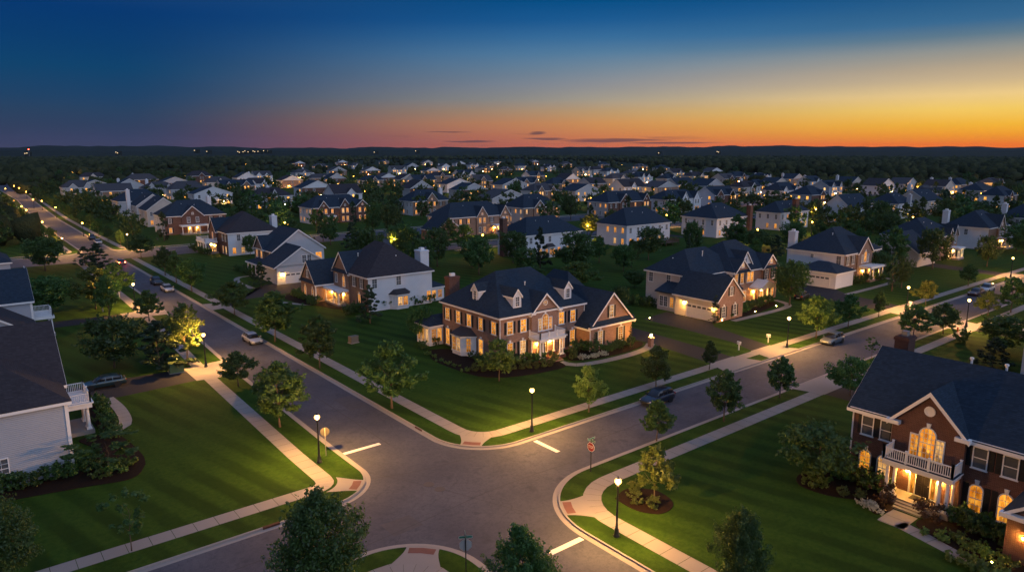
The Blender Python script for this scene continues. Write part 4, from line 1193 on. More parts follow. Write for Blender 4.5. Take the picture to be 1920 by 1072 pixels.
H.walls(72.4, 29.5, 75.2, 34.2, 2.6, bg); H.quads('lean_roof', 'roof', [(72.0, 29.4, 2.7), (72.0, 34.6, 2.7), (75.0, 34.0, 4.2), (75.0, 29.4, 4.2), (72.0, 29.4, 2.5), (72.0, 34.6, 2.5), (75.0, 34.6, 2.5), (75.0, 29.4, 2.5)], [(0, 1, 2, 3), (4, 7, 6, 5), (0, 4, 5, 1), (1, 5, 6, 2)])
for y, l in ((33.2, False), (32.2, False), (30.8, True)): H.win('-s', 72.4, y, .9, .8, 1.8, lit=l)
H.walls(85, 26.5, 99.2, 39.2, 5.6, sw, bt, ('-t',)); H.hip(85, 26.5, 99.2, 39.2, 5.7, 10.6, (90.2, 33), (94.6, 33))
H.box('brick_front', bt, 94.2, 26.0, H.base, 99.2, 26.5, 5.5)
for c0, c1, a, z in ((84.9, 89.7, 26.2, 7.9), (94.0, 99.3, 26.0, 8.1)):
    H.tri(bt, c0, c1, 5.55, z - .1, 'y', a, a + .4, 'brick_front'); H.gable(c0, c1, a, 30.5, 5.6, z, 'y', .3, ends=(True, False), eave=.2); H.pent(c0, c1, a, 5.5, '-t', .4, .5)
    H.win('-t', a, (c0 + c1) / 2, 6.9, .7, .8, 'arch', True)
H.tri(sw, 87.6, 92.6, 5.9, 9.0, 'y', 27.4, 27.8, 'dormer'); H.gable(87.6, 92.6, 27.4, 33, 5.9, 9.1, 'y', .3, ends=(True, False), eave=.2); H.win('-t', 27.4, 90.1, 7.3, .5, .9)
for x, l in ((85.7, True), (87.6, True), (89.8, True), (90.9, True), (95.2, False), (97.7, False)): H.win('-t', 26.44 if x < 94 else 26.0, x, 4.3, .95, 1.9, lit=l, shut=x > 94 or x < 88)
H.win('-t', 26.0, 97.6, .7, .9, 2.0, lit=True, shut=True); H.win('-t', 26.44, 86.4, .7, .9, 2.0, lit=True, shut=True); H.win('-t', 26.44, 88.6, .7, .9, 2.0, lit=True)
H.box('porch_floor', 'concrete', 90.4, 24.3, H.base, 95.2, 26.5, -.4); H.box('porch_roof', 'trim', 90.2, 24.1, 2.0, 95.4, 26.4, 2.3); H.gable(90.4, 95.2, 24.0, 26.4, 2.3, 3.5, 'y', .15, ends=(True, False), eave=.1, mat='trim'); H.tri('trim', 90.4, 95.2, 2.28, 3.4, 'y', 24.05, 24.4, 'porch_roof')
for x in (90.8, 92.0, 93.6, 94.8): H.column(x, 24.5, -.4, 2.0, .14)
H.door('-t', 26.44, 92.8, -.4, 'door_red'); H.vents = ((82.5, 32.0, 9.0), (92.5, 35.5, 9.3), (77.5, 35, 7.8)); H.sconce(91.4, 26.2, 1.3, r=.11); H.sconce(94.2, 26.2, 1.3); H.sconce(92.8, 25.2, 1.75)
H.finish()

# ---- B2: white side, brick front with tall gable
H = House('siding_house', 'white sided house with brick gabled front and low hipped garage, centre right', 124, 24.6)
footprint(110, 18, 142, 42)
H.walls(124, 24.6, 140.6, 38, 5.6, sw, bn, ('-t',)); H.hip(124, 24.6, 140.6, 38, 5.7, 10.8, (130.6, 31.3), (134, 31.3))
H.box('brick_front', bn, 129.4, 24.2, H.base, 136.2, 24.6, 5.5); H.tri(bn, 129.4, 136.2, 5.5, 8.8, 'y', 24.2, 24.8, 'brick_front'); H.gable(129.4, 136.2, 24.2, 30, 5.6, 8.9, 'y', .3, ends=(True, False), eave=.25)
H.win('-t', 24.2, 132.8, 4.5, 1.1, 2.4, 'arch', True, key=True)
for x in (131.4, 134.2): H.win('-t', 24.2, x, 4.1, .5, 1.7)
for x in (125.4, 127.8, 137.2, 139.2): H.win('-t', 24.54, x, 4.2, .9, 1.8, shut=True)
for x in (125.2, 127.6): H.win('-t', 24.54, x, .9, .9, 2.3, lit=True, key=True, rows=6)
H.box('porch_floor', 'brick_tan', 130.4, 21.6, H.base, 137.4, 24.5, -.3); H.box('porch_roof', 'trim', 130.2, 21.4, 2.2, 137.6, 24.4, 2.7)
for x in (130.8, 132.4, 135.4, 137.0): H.column(x, 21.9, -.3, 2.2, .17)
H.door('-t', 24.2, 133.6, -.3); H.sconce(131.8, 24.0, 1.4, r=.12); H.sconce(135.4, 24.0, 1.4, r=.1)
H.win('-s', 124, 25.9, 4.3, 1.0, 1.8); H.win('-s', 124, 32.1, 4.6, .7, .8)
H.walls(116.5, 22.5, 124.2, 31.5, 2.5, sw); H.hip(116.5, 22.5, 124.2, 31.5, 2.6, 4.4, (120, 26), (120, 28.4), .4)
H.vents = ((128.5, 30.0, 9.3), (136.5, 33, 9.0)); H.garage_door('-s', 116.5, 27, H.base, 6.2, 2.4); H.chimney(126.4, 38.4, H.base, 9.6, 1.3, 1.7, sw); H.finish()
# ------------------------------------------------------------------ the other houses
def mid(name, label, s, t, w, d, roof='hip', side='siding_white', front='-t', bm=None, gables=(), lit=(.3, .7), chim=None, porch=None, garage=None, bay=None,
        eave=5.6, zr=10.3, far=False, group=None, roofm='roof', seed=0, K=.973, extra=()):
    H = House(name, label, s, t, K, group)
    H.far = far
    footprint(s - 2, t - 2, s + w + 2, t + d + 2)
    rr = random.Random(seed or int(s * 31 + t * 7))
    H.walls(s, t, s + w, t + d, eave, side, bm, (front,) if bm else ())
    if roof == 'hip':
        if w >= d: i = d * .42; H.hip(s, t, s + w, t + d, eave + .1, zr, (s + i, t + d / 2), (s + w - i, t + d / 2), mat=roofm)
        else: i = w * .42; H.hip(s, t, s + w, t + d, eave + .1, zr, (s + w / 2, t + i), (s + w / 2, t + d - i), mat=roofm)
    elif roof == 'gs':
        H.gable(t, t + d, s, s + w, eave, zr, 'x', .3, eave=.3, mat=roofm); H.tri(side, t, t + d, eave - .02, zr - .1, 'x', s, s + w)
    else:
        H.gable(s, s + w, t, t + d, eave, zr, 'y', .3, eave=.3, mat=roofm); H.tri(side, s, s + w, eave - .02, zr - .1, 'y', t, t + d)
    skip = []
    fm = bm or side
    for c, gw, gz in gables:
        if front == '-t':
            a, b = s + w * c - gw / 2, s + w * c + gw / 2; p = t - .5
            H.u += 1; H.box('brick_front', fm, a, p, H.base, b, t + .1, eave - .05); H.tri(fm, a, b, eave - .1, gz - .1, 'y', p, p + .4, 'brick_front'); H.u += 1; H.gable(a, b, p, t + d * .45, eave, gz, 'y', .28, ends=(True, False), eave=.22, mat=roofm)
            if gw > 3.5 and not far: H.win('-t', p, (a + b) / 2, eave + .9, .6, .7, 'circle' if rr.random() < .5 else 'arch', rr.random() < .35)
            us = [(a + b) / 2] if gw < 3.6 else [(a + b) / 2 - gw * .2, (a + b) / 2 + gw * .2]
        else:
            a, b = t + d * c - gw / 2, t + d * c + gw / 2; p = s - .5
            H.u += 1; H.box('brick_front', fm, p, a, H.base, s + .1, b, eave - .05); H.tri(fm, a, b, eave - .1, gz - .1, 'x', p, p + .4, 'brick_front'); H.gable(a, b, p, s + w * .45, eave, gz, 'x', .28, ends=(True, False), eave=.22, mat=roofm)
            us = [(a + b) / 2] if gw < 3.6 else [(a + b) / 2 - gw * .2, (a + b) / 2 + gw * .2]
        for u in us:
            H.win(front, p, u, eave - 1.4, .95, 1.8, 'rect', rr.random() < lit[0] + .25, cols=1 if far else 2, rows=2 if far else 4)
            H.win(front, p, u, .9, .95, 1.9, 'rect', rr.random() < lit[1], cols=1 if far else 2, rows=2 if far else 4)
        skip.append((a - .6, b + .6))
    off = .06 if bm else 0
    for f in ('-t', '-s'):
        L, o = (w, s) if f == '-t' else (d, t)
        pl = (t if f == '-t' else s) - (off if f == front else 0)
        n = max(2, int(L / (4.6 if far else 3.1)))
        for k in range(n):
            u = o + L * (k + .5) / n
            if f == front and any(a < u < b for a, b in skip): continue
            if porch and f == front and abs(u - porch[0]) < porch[1] / 2 + .5: up = True
            else: up = False
            if bay and f == bay[0] and abs(u - bay[1]) < 2.6: lo = False
            else: lo = True
            if rr.random() < (.55 if f != front and far else .85): H.win(f, pl, u, eave - 1.45, 1.2 if far else .9, 1.6, lit=rr.random() < lit[0], shut=(bm is not None and f == front and not far), cols=1 if far else 2, rows=2 if far else 4)
            if lo and not up and rr.random() < .8 and not (garage and f == garage[4] and False): H.win(f, pl, u, .8, 1.3 if far else .95, 1.8 if far else 1.7, lit=rr.random() < lit[1], shut=(bm is not None and f == front and not far), cols=1 if far else 2, rows=2 if far else 4)
    if bay: H.bay(bay[0], t if bay[0] == '-t' else s, bay[1], 3.8, H.base, 2.1, 1.1, True, side, zw=.75, h=1.5)
    if porch:
        u, pw = porch
        if front == '-t':
            H.box('porch_floor', 'concrete', u - pw / 2, t - 3.2, H.base, u + pw / 2, t, -.35); H.box('porch_roof', 'trim', u - pw / 2 - .15, t - 3.3, 2.1, u + pw / 2 + .15, t, 2.55)
            for q in (-1, -.4, .4, 1): H.column(u + q * (pw / 2 - .3), t - 2.9, -.35, 2.1, .15)
            H.door('-t', t - (.5 if any(a < u < b for a, b in skip) else off), u, -.35, 'door_red'); H.sconce(u - 1.2, t - .7, 1.35, r=.11); H.sconce(u + 1.2, t - .7, 1.35, r=.1)
        else:
            H.box('porch_floor', 'concrete', s - 3.2, u - pw / 2, H.base, s, u + pw / 2, -.35); H.box('porch_roof', 'trim', s - 3.3, u - pw / 2 - .15, 2.1, s, u + pw / 2 + .15, 2.55)
            for q in (-1, 0, 1): H.column(s - 2.9, u + q * (pw / 2 - .3), -.35, 2.1, .15)
            H.door('-s', s - (.5 if any(a < u < b for a, b in skip) else off), u, -.35); H.sconce(s - .7, u - 1.2, 1.35, r=.11)
    if garage:
        x0, y0, x1, y1, f, kind = garage
        H.u += 1; H.walls(x0, y0, x1, y1, 2.8, side if kind != 'brick' else fm, None); footprint(x0 - 1, y0 - 1, x1 + 1, y1 + 1)
        if kind == 'hip':
            i = min(x1 - x0, y1 - y0) * .42; m = ((x0 + x1) / 2, (y0 + y1) / 2)
            H.hip(x0, y0, x1, y1, 2.9, 5.0, (x0 + i, m[1]) if x1 - x0 >= y1 - y0 else (m[0], y0 + i), (x1 - i + .01, m[1]) if x1 - x0 >= y1 - y0 else (m[0], y1 - i + .01), mat=roofm)
        elif f == '-s': H.gable(y0, y1, x0, x1, 2.8, 2.8 + (y1 - y0) * .36, 'x', .3, ends=(True, False), mat=roofm); H.tri(side if kind != 'brick' else fm, y0, y1, 2.75, 2.7 + (y1 - y0) * .36, 'x', x0, x0 + .4)
        else: H.gable(x0, x1, y0, y1, 2.8, 2.8 + (x1 - x0) * .4, 'y', .3, ends=(True, False), mat=roofm); H.tri(side if kind != 'brick' else fm, x0, x1, 2.75, 2.7 + (x1 - x0) * .4, 'y', y0, y0 + .4)
        if f == '-s': H.garage_door('-s', x0, (y0 + y1) / 2, H.base, min(5, y1 - y0 - 1.5), 2.3); H.sconce(x0 - .15, y1 - .8, 1.4, r=.12)
        elif f == '-t': H.garage_door('-t', y0, (x0 + x1) / 2, H.base, min(5, x1 - x0 - 1.5), 2.3); H.sconce(x0 + .7, y0 - .15, 1.4, r=.11)
    if chim: H.chimney(chim[0], chim[1], H.base, chim[2], chim[3] if len(chim) > 4 else 1.3, 1.6, chim[-1])
    if far: H.sconce(s + w * rr.uniform(.2, .8), t - .75, 1.6, r=.2)
    if not far: H.vents = ((s + w * .55, t + d * .3, eave + (zr - eave) * .62), (s + w * .35, t + d * .36, eave + (zr - eave) * .70))
    if extra:
        for q in extra: H.win(*q[0], **q[1])
    return H.finish()


def deck(s, t, w, d, label, K=.973):
    """raised timber deck with railing, table and chairs are too small to read"""
    x, y = CAM[0] + K * (s - CAM[0]), CAM[1] + K * (t - CAM[1])
    e = thing('garden_deck', label, 'deck', (x, y, 0))
    mb = MB()
    n = int(w / .15)
    for i in range(n): mb.box(w * i / n, -d, .85, w * (i + .88) / n, 0, .9)
    mb.build('deck_floor', 'deck', e)
    mb = MB()
    for i in range(4):
        for j in (-d + .1, -.1): mb.box(w * i / 3 - .07 + (.07 if i == 0 else -.07 if i == 3 else 0), j - .07, 0, w * i / 3 + .07 + (.07 if i == 0 else -.07 if i == 3 else 0), j + .07, .85)
    mb.build('deck_post', 'deck', e)
    mb = MB()
    for a, b in (((0, 0), (0, -d)), ((0, -d), (w, -d)), ((w, -d), (w, 0))):
        L = math.dist(a, b); k = int(L / .18)
        for i in range(k + 1):
            c = (a[0] + (b[0] - a[0]) * i / k, a[1] + (b[1] - a[1]) * i / k); mb.box(c[0] - .02, c[1] - .02, .9, c[0] + .02, c[1] + .02, 1.8)
        mb.box(min(a[0], b[0]) - .05, min(a[1], b[1]) - .05, 1.8, max(a[0], b[0]) + .05, max(a[1], b[1]) + .05, 1.88)
    mb.build('railing', 'deck', e)
    tb = thing('garden_table', 'round dark garden table on the ' + label, 'table', (x + w * .55, y - d * .5, .9))
    mb = MB(); mb.lathe([(.65, .70), (.65, .75)], 16); mb.build('table_top', 'garden_metal', tb)
    mb = MB(); mb.lathe([(.3, 0), (.04, .06), (.04, .70)], 10); mb.build('table_leg', 'garden_metal', tb)


M['deck'] = plain('deck_timber', (.16, .10, .07), .8, .2, var=.3)
M['garden_metal'] = plain('garden_furniture', (.20, .19, .18), .5, .4)
mid('siding_house', 'white hip roofed house seen from behind with lit bay, right of the brick chimney', 92.3, 95.9, 20.6, 12.5, chim=(91.3, 104.5, 9.8, 1.6, 'brick_red'), lit=(0, .9), bay=('-t', 100.8), garage=(112.8, 97, 118.6, 106, '', 'hip'), seed=3, zr=10.0)
deck(103.5, 95.8, 6, 4, 'timber deck behind the white house with the brick chimney')
mid('siding_house', 'white hip roofed house seen from behind, bay with deck on its bright side', 132.4, 95.9, 20.6, 12.6, lit=(.25, 1), bay=('-t', 141.5), seed=5, zr=10.6)
deck(140.5, 94.6, 9, 5, 'timber deck behind the white house beyond the dark lawn')
mid('siding_house', 'blue grey sided hip house with lit bay behind the side garage house', 173.6, 92.6, 18.4, 14.5, side='siding_white', lit=(.2, .9), bay=('-t', 187.5), seed=6, chim=(191.8, 92, 9.4, 1.6, 'brick_red'))
mid('siding_house', 'white house with a tall brown brick chimney on its bright wall', 211, 91.4, 20, 10, lit=(.5, .7), chim=(220, 90.7, 10.6, 2.2, 'brick_red'), seed=8, zr=9.6)
mid('siding_house', 'white gable ended house with dark garden trees before it, upper right', 257, 88, 19, 11, roof='gs', lit=(.05, .5), seed=10, zr=10.4, bay=('-t', 268))
mid('siding_house', 'white house with grey chimney between the gable ended house and the bare upper right', 292, 84, 17, 13, lit=(.5, .6), chim=(301, 83.3, 9.5, 1.5, 'siding_grey'), seed=12)
mid('siding_house', 'tan gabled house with lit corner window at the upper right', 322, 84, 18, 14, roof='gs', side='siding_beige', lit=(.6, .3), seed=13)
mid('siding_house', 'beige gabled house with lit garage wing on the right avenue', 172, 25, 16, 13, side='siding_beige', bm='brick_tan', gables=((.68, 2.6, 7.6), (.9, 3.0, 8.2)), lit=(.1, .7), porch=(184, 4), garage=(160.8, 23.8, 172, 36.5, '-s', 'gable'), seed=14, zr=10.2)
mid('siding_house', 'white sided house with lit brick gable and white chimney far along the right avenue', 210.9, 24.2, 16.5, 12, bm='brick_tan', gables=((.55, 5.5, 9.2),), lit=(.2, .8), porch=(220, 6), chim=(212, 36.5, 10.2, 1.6, 'siding_white'), seed=15, zr=10.3)
mid('siding_house', 'white sided house cut by the right picture edge', 258, 24.5, 17, 12, bm='brick_tan', gables=((.6, 5, 9),), lit=(.2, .7), porch=(268, 5), chim=(259, 35, 10.2, 1.6, 'siding_white'), seed=16)
mid('brick_house', 'brick house facing the avenue crossing with white gable window and wide porch', 30.3, 217.6, 20.6, 15, side='siding_white', bm='brick_red', gables=((.45, 7.4, 9.0),), lit=(.05, .8), porch=(39.5, 9), seed=17, zr=10.8, chim=(49, 230, 11.4, 1.3, 'siding_white'))
mid('siding_house', 'beige gable fronted house with a blank bright gable, left of the crossing', 32, 252, 12.5, 14, roof='gt', side='siding_beige', lit=(.05, .2), seed=18, zr=10.2)
mid('siding_house', 'grey gable fronted house behind the beige gabled one', 34, 280, 13, 14, roof='gt', side='siding_grey', lit=(.05, .2), seed=19, zr=10.2, chim=(33, 290, 12, 1.4, 'siding_white'))
mid('siding_house', 'dark hip roofed house with pale walls along the left avenue', 33, 312, 20, 16, side='siding_grey', lit=(.1, .3), seed=20, zr=10.8)
mid('brick_house', 'brick house with three pointed gables and glowing shrubs, upper left middle', 85.5, 221, 24.5, 12.5, bm='brick_red', gables=((.2, 4.4, 8.4), (.58, 4.8, 9.0), (.9, 6.2, 8.2)), lit=(.6, .8), porch=(92.5, 4), seed=21, zr=10.4)
mid('brick_house', 'tan brick house with two bright gables and glowing doorway, upper middle', 104, 151, 27, 13, bm='brick_tan', gables=((.52, 4.8, 9.0), (.9, 4.6, 9.0)), lit=(.75, .8), porch=(124.5, 4.5), garage=(94.5, 143.5, 104, 153, '', 'brick'), seed=22, zr=10.4, side='siding_beige')
mid('brick_house', 'brick house with one small gable just behind the white rear facade', 152, 168.6, 19.5, 13, bm='brick_tan', side='siding_beige', gables=((.42, 6, 8.6),), lit=(.7, .8), seed=23, zr=10.8)
mid('brick_house', 'brick gabled house with two golden upper windows, upper centre right', 201, 168.5, 29, 13, bm='brick_red', side='siding_beige', gables=((.36, 7, 9.2), (.86, 5, 9.0)), lit=(.55, .4), seed=25, zr=10.2)
mid('brick_house', 'brick gabled house with arched lit window above the dark tree clump', 137, 229, 20, 13, bm='brick_tan', side='siding_white', gables=((.5, 6.5, 9.4),), lit=(.3, .6), seed=26, zr=10.6, chim=(156.4, 236, 10.8, 1.6, 'siding_white'))
mid('siding_house', 'white house with twin pointed gables and lit garden room, centre right', 236, 164, 26, 12, side='siding_white', gables=((.5, 5, 9), (.85, 5, 9)), lit=(.2, .5), seed=27, zr=9.8, bay=('-t', 242))
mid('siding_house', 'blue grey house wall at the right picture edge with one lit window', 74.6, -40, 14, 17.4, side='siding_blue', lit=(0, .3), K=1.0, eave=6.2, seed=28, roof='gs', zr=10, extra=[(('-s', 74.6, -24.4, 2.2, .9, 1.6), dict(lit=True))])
# ------------------------------------------------------------------ far houses, placed where their bodies stand in the photograph
far_px = [(174, 333), (144, 353), (176, 349), (212, 359), (228, 378), (265, 338), (284, 337), (325, 344), (298, 354), (373, 331), (394, 364), (441, 349), (459, 334), (518, 329), (543, 339), (505, 369),
          (588, 353), (631, 321), (626, 336), (643, 364), (667, 311), (694, 321), (697, 339), (723, 334), (744, 319), (781, 354), (807, 321), (822, 331), (832, 313), (853, 346), (878, 357), (905, 316),
          (921, 312), (947, 319), (941, 372), (975, 312), (985, 344), (1012, 359), (1043, 346), (1028, 314), (1063, 337), (1091, 321), (1088, 359), (1117, 319), (1142, 322), (1177, 351), (1183, 327),
          (1199, 333), (1237, 352), (1252, 336), (1275, 347), (1302, 331), (1343, 366), (1358, 336), (1381, 332), (1416, 349), (1424, 334), (1466, 358), (1450, 344), (1515, 366), (1485, 336), (1518, 341),
          (1591, 344), (1614, 344), (1646, 349), (1692, 346), (1732, 364), (1833, 358), (1856, 344), (1872, 368), (955, 347), (1000, 330), (760, 337), (566, 325), (600, 335), (480, 346), (420, 356), (350, 356),
          (1325, 349), (1395, 352), (1155, 336), (1220, 327), (1265, 325), (1335, 322), (870, 327), (790, 338), (900, 340), (1550, 351), (1760, 350), (1795, 347), (490, 330), (240, 350), (410, 343), (1110, 345), (560, 307), (640, 305), (720, 303), (800, 305), (860, 307), (930, 304), (1000, 304), (1060, 308), (885, 310), (770, 312), (1130, 309), (600, 312), (1240, 316), (1200, 313)]
far_px.sort()
bands = [(0, 324, 'the farthest roof row'), (324, 341, 'the second farthest row'), (341, 353, 'the third farthest row'), (353, 400, 'the nearest far row')]
for lo, hi, nm in bands:
    q = [p for p in far_px if lo <= p[1] < hi]
    for i, (px, py) in enumerate(q):
        s, t = P(px, py, 5.2)
        rr = random.Random(px * 7 + py)
        w, d = rr.uniform(16, 23), rr.uniform(11, 14)
        side = rr.choice(['siding_white', 'siding_white', 'siding_grey', 'siding_beige', 'siding_grey'])
        bm_ = rr.choice([None, 'brick_red', 'brick_tan', None])
        roof = rr.choice(['hip', 'hip', 'gs', 'gt'])
        ng = rr.choice([0, 1, 1, 2])
        g = [((k + .5) / ng + rr.uniform(-.1, .1), rr.uniform(4, 6), rr.uniform(8.2, 9.2)) for k in range(ng)] if roof != 'gt' else []
        cn = {'siding_white': 'white', 'siding_grey': 'grey', 'siding_beige': 'beige'}[side]
        if bm_: cn = 'brick fronted ' + cn
        rn = {'hip': 'hip roofed', 'gs': 'gabled', 'gt': 'gable fronted'}[roof]
        lab = '%s %s house, %s from the left in %s' % (cn, rn, ordinal(i), nm)
        if any(a < s + w / 2 and b < t + d / 2 and s - w / 2 < c and t - d / 2 < e for a, b, c, e in FOOT): continue
        mid('far_house', lab, s - w / 2, t - d / 2, w, d, roof, side, '-t', bm_, g, (.45, .75), far=True, group='far houses below the woods', seed=px + py, zr=rr.uniform(9.4, 10.6), K=1.0,
            eave=5.8, chim=(s + rr.uniform(-6, 6), t + d / 2 - .5, rr.uniform(9, 11), 1.6, 'siding_white') if rr.random() < .5 else None, roofm=rr.choice(['roof', 'roof', 'roof_brown', 'roof_grey']))
# ------------------------------------------------------------------ trees and shrubs
def leaf_mesh(name, centers, n, leaf, mat, rng, spread, flat=.5):
    """n leaf quads scattered round clump centres (x, y, z, r)"""
    C = np.asarray(centers, float)
    wgt = C[:, 3] ** 2; idx = rng.choice(len(C), n, p=wgt / wgt.sum())
    v = rng.normal(size=(n, 3)); v /= np.linalg.norm(v, axis=1)[:, None]
    rad = rng.random(n) ** .45
    c = C[idx, :3] + v * (C[idx, 3] * rad)[:, None] * np.array([1, 1, spread])
    nr = v + rng.normal(size=(n, 3)) * .8 + np.array([0, 0, flat]); nr /= np.linalg.norm(nr, axis=1)[:, None]
    a = np.cross(nr, rng.normal(size=(n, 3))); a /= np.linalg.norm(a, axis=1)[:, None] + 1e-9
    b = np.cross(nr, a)
    s = leaf * rng.uniform(.6, 1.25, n)[:, None]
    vs = np.stack([c - a * s, c + b * s * .52, c + a * s, c - b * s * .52], 1).reshape(-1, 3)
    me = bpy.data.meshes.new(name)
    me.vertices.add(4 * n); me.vertices.foreach_set('co', vs.ravel())
    me.loops.add(4 * n); me.loops.foreach_set('vertex_index', np.arange(4 * n, dtype=np.int32))
    me.polygons.add(n); me.polygons.foreach_set('loop_start', np.arange(0, 4 * n, 4, dtype=np.int32))
    me.update(calc_edges=True); me.materials.append(M[mat]); me.validate()
    return me


def crown(name, seed, n, leaf, shape, mat, W=2.0, Ht=5.0, nc=60):
    """crown W = half width, from z=0 to Ht"""
    rng = np.random.default_rng(seed); C = []
    lob = [(rng.uniform(0, 2 * PI), rng.uniform(.12, .28)) for _ in range(5)]
    for i in range(nc):
        h = rng.random() ** .9
        if shape == 'oval': pr = math.sin(PI * min(1, (h * .93 + .07)) ** .78) ** .75
        elif shape == 'pear': pr = (math.sin(PI * (h * .86 + .1)) ** .8) * (1.12 - .55 * h)
        elif shape == 'round': pr = math.sqrt(max(.05, 1 - (2 * h - 1) ** 2))
        elif shape == 'cone': pr = (1 - h) ** .8 * .95 + .05
        else: pr = math.sin(PI * (h * .85 + .12)) ** .9
        a = rng.uniform(0, 2 * PI)
        k = 1 + sum(m * math.cos(a * (j + 1) + p + h * 5) for j, (p, m) in enumerate(lob)) * .55
        rr = W * pr * k * (rng.random() ** .42)
        cr = W * (.15 + .15 * rng.random() ** 1.5) * (.75 if shape == 'cone' else 1) * (.6 + .4 * pr) * (1.25 if nc < 50 else 1)
        if shape == 'sparse': cr *= .6
        z = h * (Ht - cr) + cr * .4
        C.append((rr * math.cos(a), rr * math.sin(a), z, cr))
        if rr > W * .45 * pr and rng.random() < .6 and shape != 'cone':   # a shoot that breaks the outline
            for q in (.8, 1.5): C.append(((rr + cr * q * .55) * math.cos(a), (rr + cr * q * .55) * math.sin(a), z + cr * q * .75, cr * (.62 - .2 * q)))
    return leaf_mesh(name, C, n, leaf, mat, rng, .8)


def trunk_mesh(seed, h0, Ht, W, r=.1):
    rng = random.Random(seed); mb = MB()
    top = h0 + Ht * .7
    pts = [(rng.uniform(-.06, .06) * i, rng.uniform(-.06, .06) * i, top * i / 5) for i in range(6)]
    mb.tube(pts, [r * 1.5] + [r * (1.05 - .17 * i) for i in range(1, 6)], 7)
    for k in range(7):
        z = h0 + Ht * (.02 + .07 * k); a = k * 2.4 + rng.random()
        L = W * rng.uniform(.5, .85)
        p0 = (0, 0, z)
        mb.tube([p0, (L * .5 * math.cos(a), L * .5 * math.sin(a), z + L * .5), (L * math.cos(a), L * math.sin(a), z + L * 1.25)], [r * .5, r * .32, r * .1], 5)
    return mb.mesh('trunk', 'bark', True)


# nominal trees: crown base at CB, total height 7
KINDS = {}
for kind, shape, mat, n, leaf, W, nc, cnt in (('maple', 'oval', 'leaf', 6500, .16, 2.1, 110, 3), ('pear', 'pear', 'leaf', 6500, .15, 1.75, 110, 3), ('light', 'oval', 'leaf_light', 5600, .145, 2.0, 100, 2),
                                              ('sparse', 'sparse', 'leaf', 1700, .15, 1.5, 34, 2), ('broad', 'round', 'leaf', 5600, .19, 2.9, 130, 3), ('conifer', 'cone', 'leaf_dark', 4200, .16, 1.9, 80, 2),
                                              ('big', 'oval', 'leaf', 22000, .095, 2.4, 320, 2), ('column', 'cone', 'leaf_dark', 2200, .12, .75, 60, 1), ('farleaf', 'round', 'leaf', 700, .42, 2.9, 40, 3), ('fardark', 'cone', 'leaf_dark', 500, .40, 2.1, 36, 1)):
    L = []
    for k in range(cnt):
        cb = {'conifer': .5, 'column': .15, 'fardark': .5, 'sparse': 2.2, 'broad': 1.3, 'farleaf': 1.0}.get(kind, 1.6)
        L.append((crown('crown', 100 + k * 17 + len(KINDS) * 5, n, leaf, shape, mat, W, 7 - cb, nc), trunk_mesh(k + 3, cb, 7 - cb, W * .8, .05 if kind == 'sparse' else .09), cb, W))
    KINDS[kind] = L


def tree(kind, label, s, t, h, width=None, group=None, z=0.0, name='tree', cat='tree'):
    v = R.choice(KINDS[kind]); k = h / 7
    kx = (width / (2 * v[3] * 1.08)) if width else k * R.uniform(.9, 1.1)
    e = thing(name, label, cat, (s, t, z), R.uniform(0, 6.28), group)
    link('trunk', v[1], e, (0, 0, 0), 0, (k, k, k))
    link('crown', v[0], e, (0, 0, v[2] * k), 0, (kx, kx, k))
    TREES.append((s, t)); return e


TREES = []
G1 = 'trees along the verges'


def ptree(kind, x, y, top, w, label, group=G1, name='street_tree', z=0.0):
    s, t = P(x, y); h = height_at(s, t, top)
    m = dist(s, t); dd = math.hypot(m, CH_)
    tree(kind, label, s, t, h, w / F * dd * 1.14, group, z, name)


